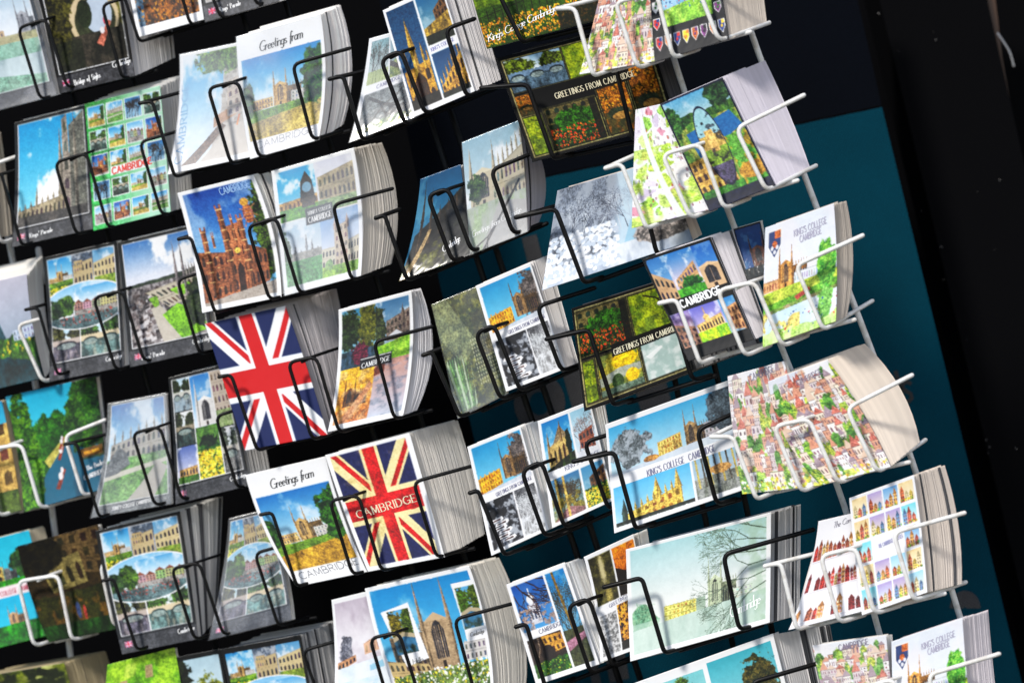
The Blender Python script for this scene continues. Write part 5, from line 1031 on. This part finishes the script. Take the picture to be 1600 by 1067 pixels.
card('B', [(383,742),(509,713),(574,893),(464,916)], lambda p,s: art_kings_white(p,s,tc=(70,130,30),td=(14,50,10),s0=(30,100,190),dry=(210,160,50)), 'lower white Greetings card with a dark green tree beside the chapel', seed=33, bL=(-8,6), bR=(-6,2), thin=12, text=(('Greetings from',(.26,.155),(.80,.135),.085,(25,25,28),'script'),('CAMBRIDGE',(.12,.945),(.94,.920),.065,(90,90,96),'sans',.08)), tone=(.75,.74,.74))
card('B', [(508,711),(640,676),(695,870),(575,893)], A_vjack, 'vintage cream and red Union Jack card with the city name across it', R=1, side=((716,655),(758,834)), slabel='very thick pale stack behind the vintage flag card', bL=(-2,2), bR=(0,0), bm=(4,0), text=(('CAMBRIDGE',(.13,.555),(.86,.530),.078,(238,225,190),'serif'),), tone=(.62,.60,.57), curl=.002)
card('B', [(518,937),(600,917),(650,1100),(520,1130)], A_wclake, 'pale lilac watercolour card of a lake at the bottom edge', bL=(4,0), thin=6, seed=9)
card('B', [(570,919),(733,883),(772,1100),(640,1130)], A_hello, 'blue chapel card with two small tilted photo prints and white flowers', R=1, side=((780,869),(822,1075)), slabel='thick fanned stack behind the chapel and flowers card at the bottom', bL=(-8,4), bR=(10,0), bm=(16,0), text=(('Hello',(.26,.59),(.36,.58),.035,(30,30,30),'script'),('Cambridge',(.84,.49),(.97,.48),.032,(30,30,30),'script')), tone=(.60,.58,.54))
# rack C
card('C', [(577,61),(640,44),(652,182),(546,223)], A_3panel_spring, 'white framed spring collage with pale branches and yellow flowers', bL=(3,0), thin=4, m=M_SLEEVE, text=(('CAMBRIDGE',(.3,.535),(.75,.51),.05,(120,120,160),'serif'),))
card('C', [(598,17),(690,-24),(742,143),(646,184)], A_3panel_chapel, 'white framed card of a golden chapel turret on deep blue', R=1, side=((735,-45),(784,124)), slabel='white stack behind the golden turret card', text=(("KING'S COLLEGE",(.55,.515),(.93,.505),.04,(130,130,190),'serif'),), tone=(.72,.70,.71))
card('C', [(657,280),(720,257),(737,398),(623,440)], A_spires, 'borderless card of spires on a dark slope under blue sky, lower left corner flared', bL=(5,3), thin=4, text=(('Cambridge',(.60,.86),(.86,.80),.08,(240,240,240),'script'),), m=M_GLOSS)
card('C', [(722,223),(811,188),(824,362),(735,398)], A_palechapel, 'pale sleeved chapel card with white handwriting along its foot', R=1, side=((846,246),(843,347)), slabel='loose grey stack behind the pale handwriting card', bR=(3,0), bm=(10,0), text=(('Greetings from Cambridge',(.05,.86),(.90,.80),.06,(235,235,235),'script'),), m=M_SLEEVE, tone=(.5,.48,.52), dark=.5, sp=3)
card('C', [(674,476),(746,447),(792,615),(716,653)], A_bamboo, 'olive green sleeved card of garden leaves and a lattice window', thin=4, m=M_SLEEVE)
card('C', [(743,447),(829,410),(884,576),(791,612)], A_winter, 'upper card with a winter chapel above black and white snowy punts', R=1, side=((858,397),(904,567)), slabel='white stack behind the upper snowy punts card', text=(('GREETINGS FROM CAMBRIDGE',(.30,.525),(.95,.505),.042,(110,110,140),'serif'),), tone=(.72,.70,.70), seed=21)
card('C', [(730,698),(813,665),(858,827),(768,868)], A_winter, 'lower card with a winter chapel above black and white snowy punts', side=((842,655),(888,812)), slabel='white stack behind the lower snowy punts card', text=(('GREETINGS FROM CAMBRIDGE',(.30,.525),(.95,.505),.042,(110,110,140),'serif'),), tone=(.76,.75,.75), seed=21)
card('C', [(840,658),(922,626),(960,781),(863,825)], A_3pic, 'white framed four photo card with a sunlit chapel gable and tall trees', R=1, side=((944,618),(972,770)), text=(("KING'S COLLEGE",(.35,.545),(.95,.52),.05,(110,110,140),'serif'),), tone=(.76,.75,.75))
card('C', [(791,913),(882,879),(937,1037),(838,1070)], A_c4l, 'white framed three photo card with a white domed lantern under blue sky', side=((912,871),(968,1022)), slabel='white stack behind the domed lantern card', text=(('CAMBRIDGE',(.28,.555),(.66,.54),.05,(90,90,120),'serif'),), tone=(.8,.79,.79))
card('C', [(912,870),(990,834),(1022,1004),(938,1034)], A_c4r, 'white framed card with an orange sunset and a dark sunlit wood', R=1, bL=(6,2), side=((1012,826),(1040,996)), text=(('GREETINGS FROM',(.28,.535),(.9,.50),.04,(110,110,150),'serif'),), tone=(.76,.75,.75))
# rack W
card('W', [(722,-60),(925,-112),(948,28),(761,77)], A_field, 'green field card with orange daffodils along its foot at the top edge', text=(("King's College Cambridge",(.03,.93),(.62,.78),.085,(240,240,240),'script'),), thin=8, tone=(.5,.5,.5), m=M_DARK)
card('W', [(775,92),(1008,32),(1058,192),(832,254)], A_greet1, 'black framed autumn and willow photo collage card', text=(('GREETINGS FROM CAMBRIDGE',(.29,.495),(.83,.475),.068,(225,215,180),'serif'),), side=((1036,22),(1090,182)), tone=(.10,.10,.11), dark=.8, m=M_DARK)
card('W', [(871,298),(1040,248),(1083,376),(847,454)], A_snow, 'borderless card of frosty trees and snow covered bushes', side=((1052,242),(1098,366)), m=M_GLOSS, tone=(.66,.6,.56))
card('W', [(893,482),(1040,436),(1084,578),(913,643)], A_greet2, 'black framed collage card with orange garden flowers and a yellow bridge view', text=(('GREETINGS FROM CAMBRIDGE',(.35,.575),(1.02,.545),.072,(230,222,190),'serif'),), side=((1140,410),(1190,540)), slabel='grey stack of wide cards running behind the orange flowers collage', tone=(.30,.30,.31), dark=.6, m=M_DARK)
card('W', [(946,663),(1150,590),(1186,757),(960,833)], A_winterwide, 'wide white framed winter collage of a college across a frosty lawn', text=(("KING'S COLLEGE  CAMBRIDGE",(.27,.60),(.76,.575),.075,(120,120,150),'serif'),), thin=8, tone=(.8,.79,.79))
card('W', [(978,858),(1205,800),(1203,972),(985,1033)], A_palegreen, 'wide pale mint green card of a chapel across a frosty meadow', side=((1252,786),(1250,960)), slabel='stack behind the pale mint green card', text=(('Cambridge',(.72,.86),(.93,.80),.11,(245,248,245),'script'),), tone=(.55,.55,.57), dark=.25, bR=(1,0))
card('W', [(982,1070),(1208,989),(1250,1150),(1020,1220)], A_bottomwide, 'wide white framed card of trees against teal sky at the bottom edge', side=((1298,974),(1330,1140)), slabel='loose fan of wide cards at the bottom edge beside the white rack', tone=(.66,.65,.66), dark=.3, sp=3.2)
# rack D
card('D', [(946,-50),(1018,-70),(1024,96),(905,117)], lambda p,s: sketch(p,s+2,.12), 'orange and white illustrated street map card at the top edge', bL=(2,0), thin=5)
card('D', [(1012,-66),(1116,-94),(1140,62),(1023,98)], A_shields, 'dark card edged with small college shields at the top edge', R=1, side=((1185,-100),(1199,34)), slabel='thick beige stack behind the college shields card', tone=(.52,.47,.42))
card('D', [(993,172),(1036,162),(1108,328),(987,357)], A_pastelmap, 'pastel green and lilac map card with a tapering top', bL=(0,0), thin=4, curl=.002)
card('D', [(1031,163),(1129,121),(1212,290),(1109,331)], A_ovalpunt, 'dark blue painted card with an oval river scene', R=1, side=((1196,93),(1266,262)), slabel='thick lavender grey stack behind the oval river card', bm=(4,0), tone=(.54,.52,.60), dark=.08, sp=1.9)
card('D', [(1003,405),(1110,370),(1179,530),(1076,565)], A_cam5, 'black framed five view painting card with a white title', side=((1146,357),(1203,520)), slabel='dark edged stack behind the black framed five view card', text=(('CAMBRIDGE',(.24,.530),(.84,.512),.075,(242,242,242),'bold'),), tone=(.62,.60,.64), dark=.5)
card('D', [(1146,358),(1188,346),(1206,428),(1168,440)], A_duskblue, 'small dark blue dusk card peeping out behind the watercolour chapel card', thin=4, z=.03, dark=.8)
card('D', [(1196,356),(1303,318),(1306,502),(1192,543)], kings_wc, 'upper watercolour card of a chapel, shield and green tree', R=1, side=((1323,313),(1324,494)), slabel='brown edged stack behind the upper watercolour chapel card', bR=(4,0), bm=(11,0), text=(("KING'S COLLEGE",(.42,.16),(.88,.14),.06,(172,168,190),'sans'),('CAMBRIDGE',(.50,.225),(.80,.21),.06,(172,168,190),'sans')), tone=(.42,.38,.34), dark=.2)
card('D', [(1137,588),(1225,564),(1284,758),(1160,772)], A_sketchL, 'left one of the two crowded town sketch cards, pinker and paler', text=(('CAMBRIDGE',(.38,.085),(.80,.06),.06,(130,122,145),'sans'),), bL=(-2,0), thin=5)
card('D', [(1200,596),(1293,562),(1392,729),(1283,758)], A_sketchR, 'right one of the two crowded town sketch cards, greener, before the thickest stack', R=1, side=((1352,535),(1438,690)), slabel='thickest cream stack in the white rack, behind the greener town sketch card', bL=(-14,6), bR=(6,-2), bm=(14,-6), text=(('CAMBRIDGE',(.42,.12),(.82,.09),.05,(130,122,145),'sans'),), tone=(.62,.56,.50), dark=.10, sp=2.0)
card('D', [(1279,814),(1335,801),(1347,955),(1232,984)], A_rows, 'white card with three rows of little red and orange buildings', bL=(8,2), thin=4, text=(('The Cambridge',(.42,.10),(1.2,.07),.06,(70,60,90),'script'),))
card('D', [(1327,778),(1428,742),(1449,925),(1347,961)], A_grid, 'card with a colourful grid of small painted buildings', R=1, side=((1477,725),(1504,911)), slabel='bowed beige stack behind the colourful building grid card', bR=(3,0), bm=(9,0), text=(('THE CAMBRIDGE COLLEGES',(.36,.50),(.72,.48),.04,(150,150,190),'serif'),), tone=(.60,.54,.49), dark=.12)
card('D', [(1269,1008),(1385,992),(1410,1160),(1310,1190)], A_sketchL, 'crowded town sketch card at the bottom edge of the white rack', thin=10, text=(('CAMBRIDGE',(.35,.08),(.75,.06),.06,(130,122,145),'sans'),), bR=(-2,0))
card('D', [(1393,1002),(1504,965),(1520,1140),(1400,1180)], kings_wc, 'lower watercolour card of a chapel, shield and green tree, at the bottom edge', R=1, side=((1545,952),(1562,1120)), slabel='lavender stack behind the lower watercolour chapel card', text=(("KING'S COLLEGE",(.42,.16),(.88,.14),.06,(172,168,190),'sans'),('CAMBRIDGE',(.50,.225),(.80,.21),.06,(172,168,190),'sans')), tone=(.55,.52,.56), dark=.1)
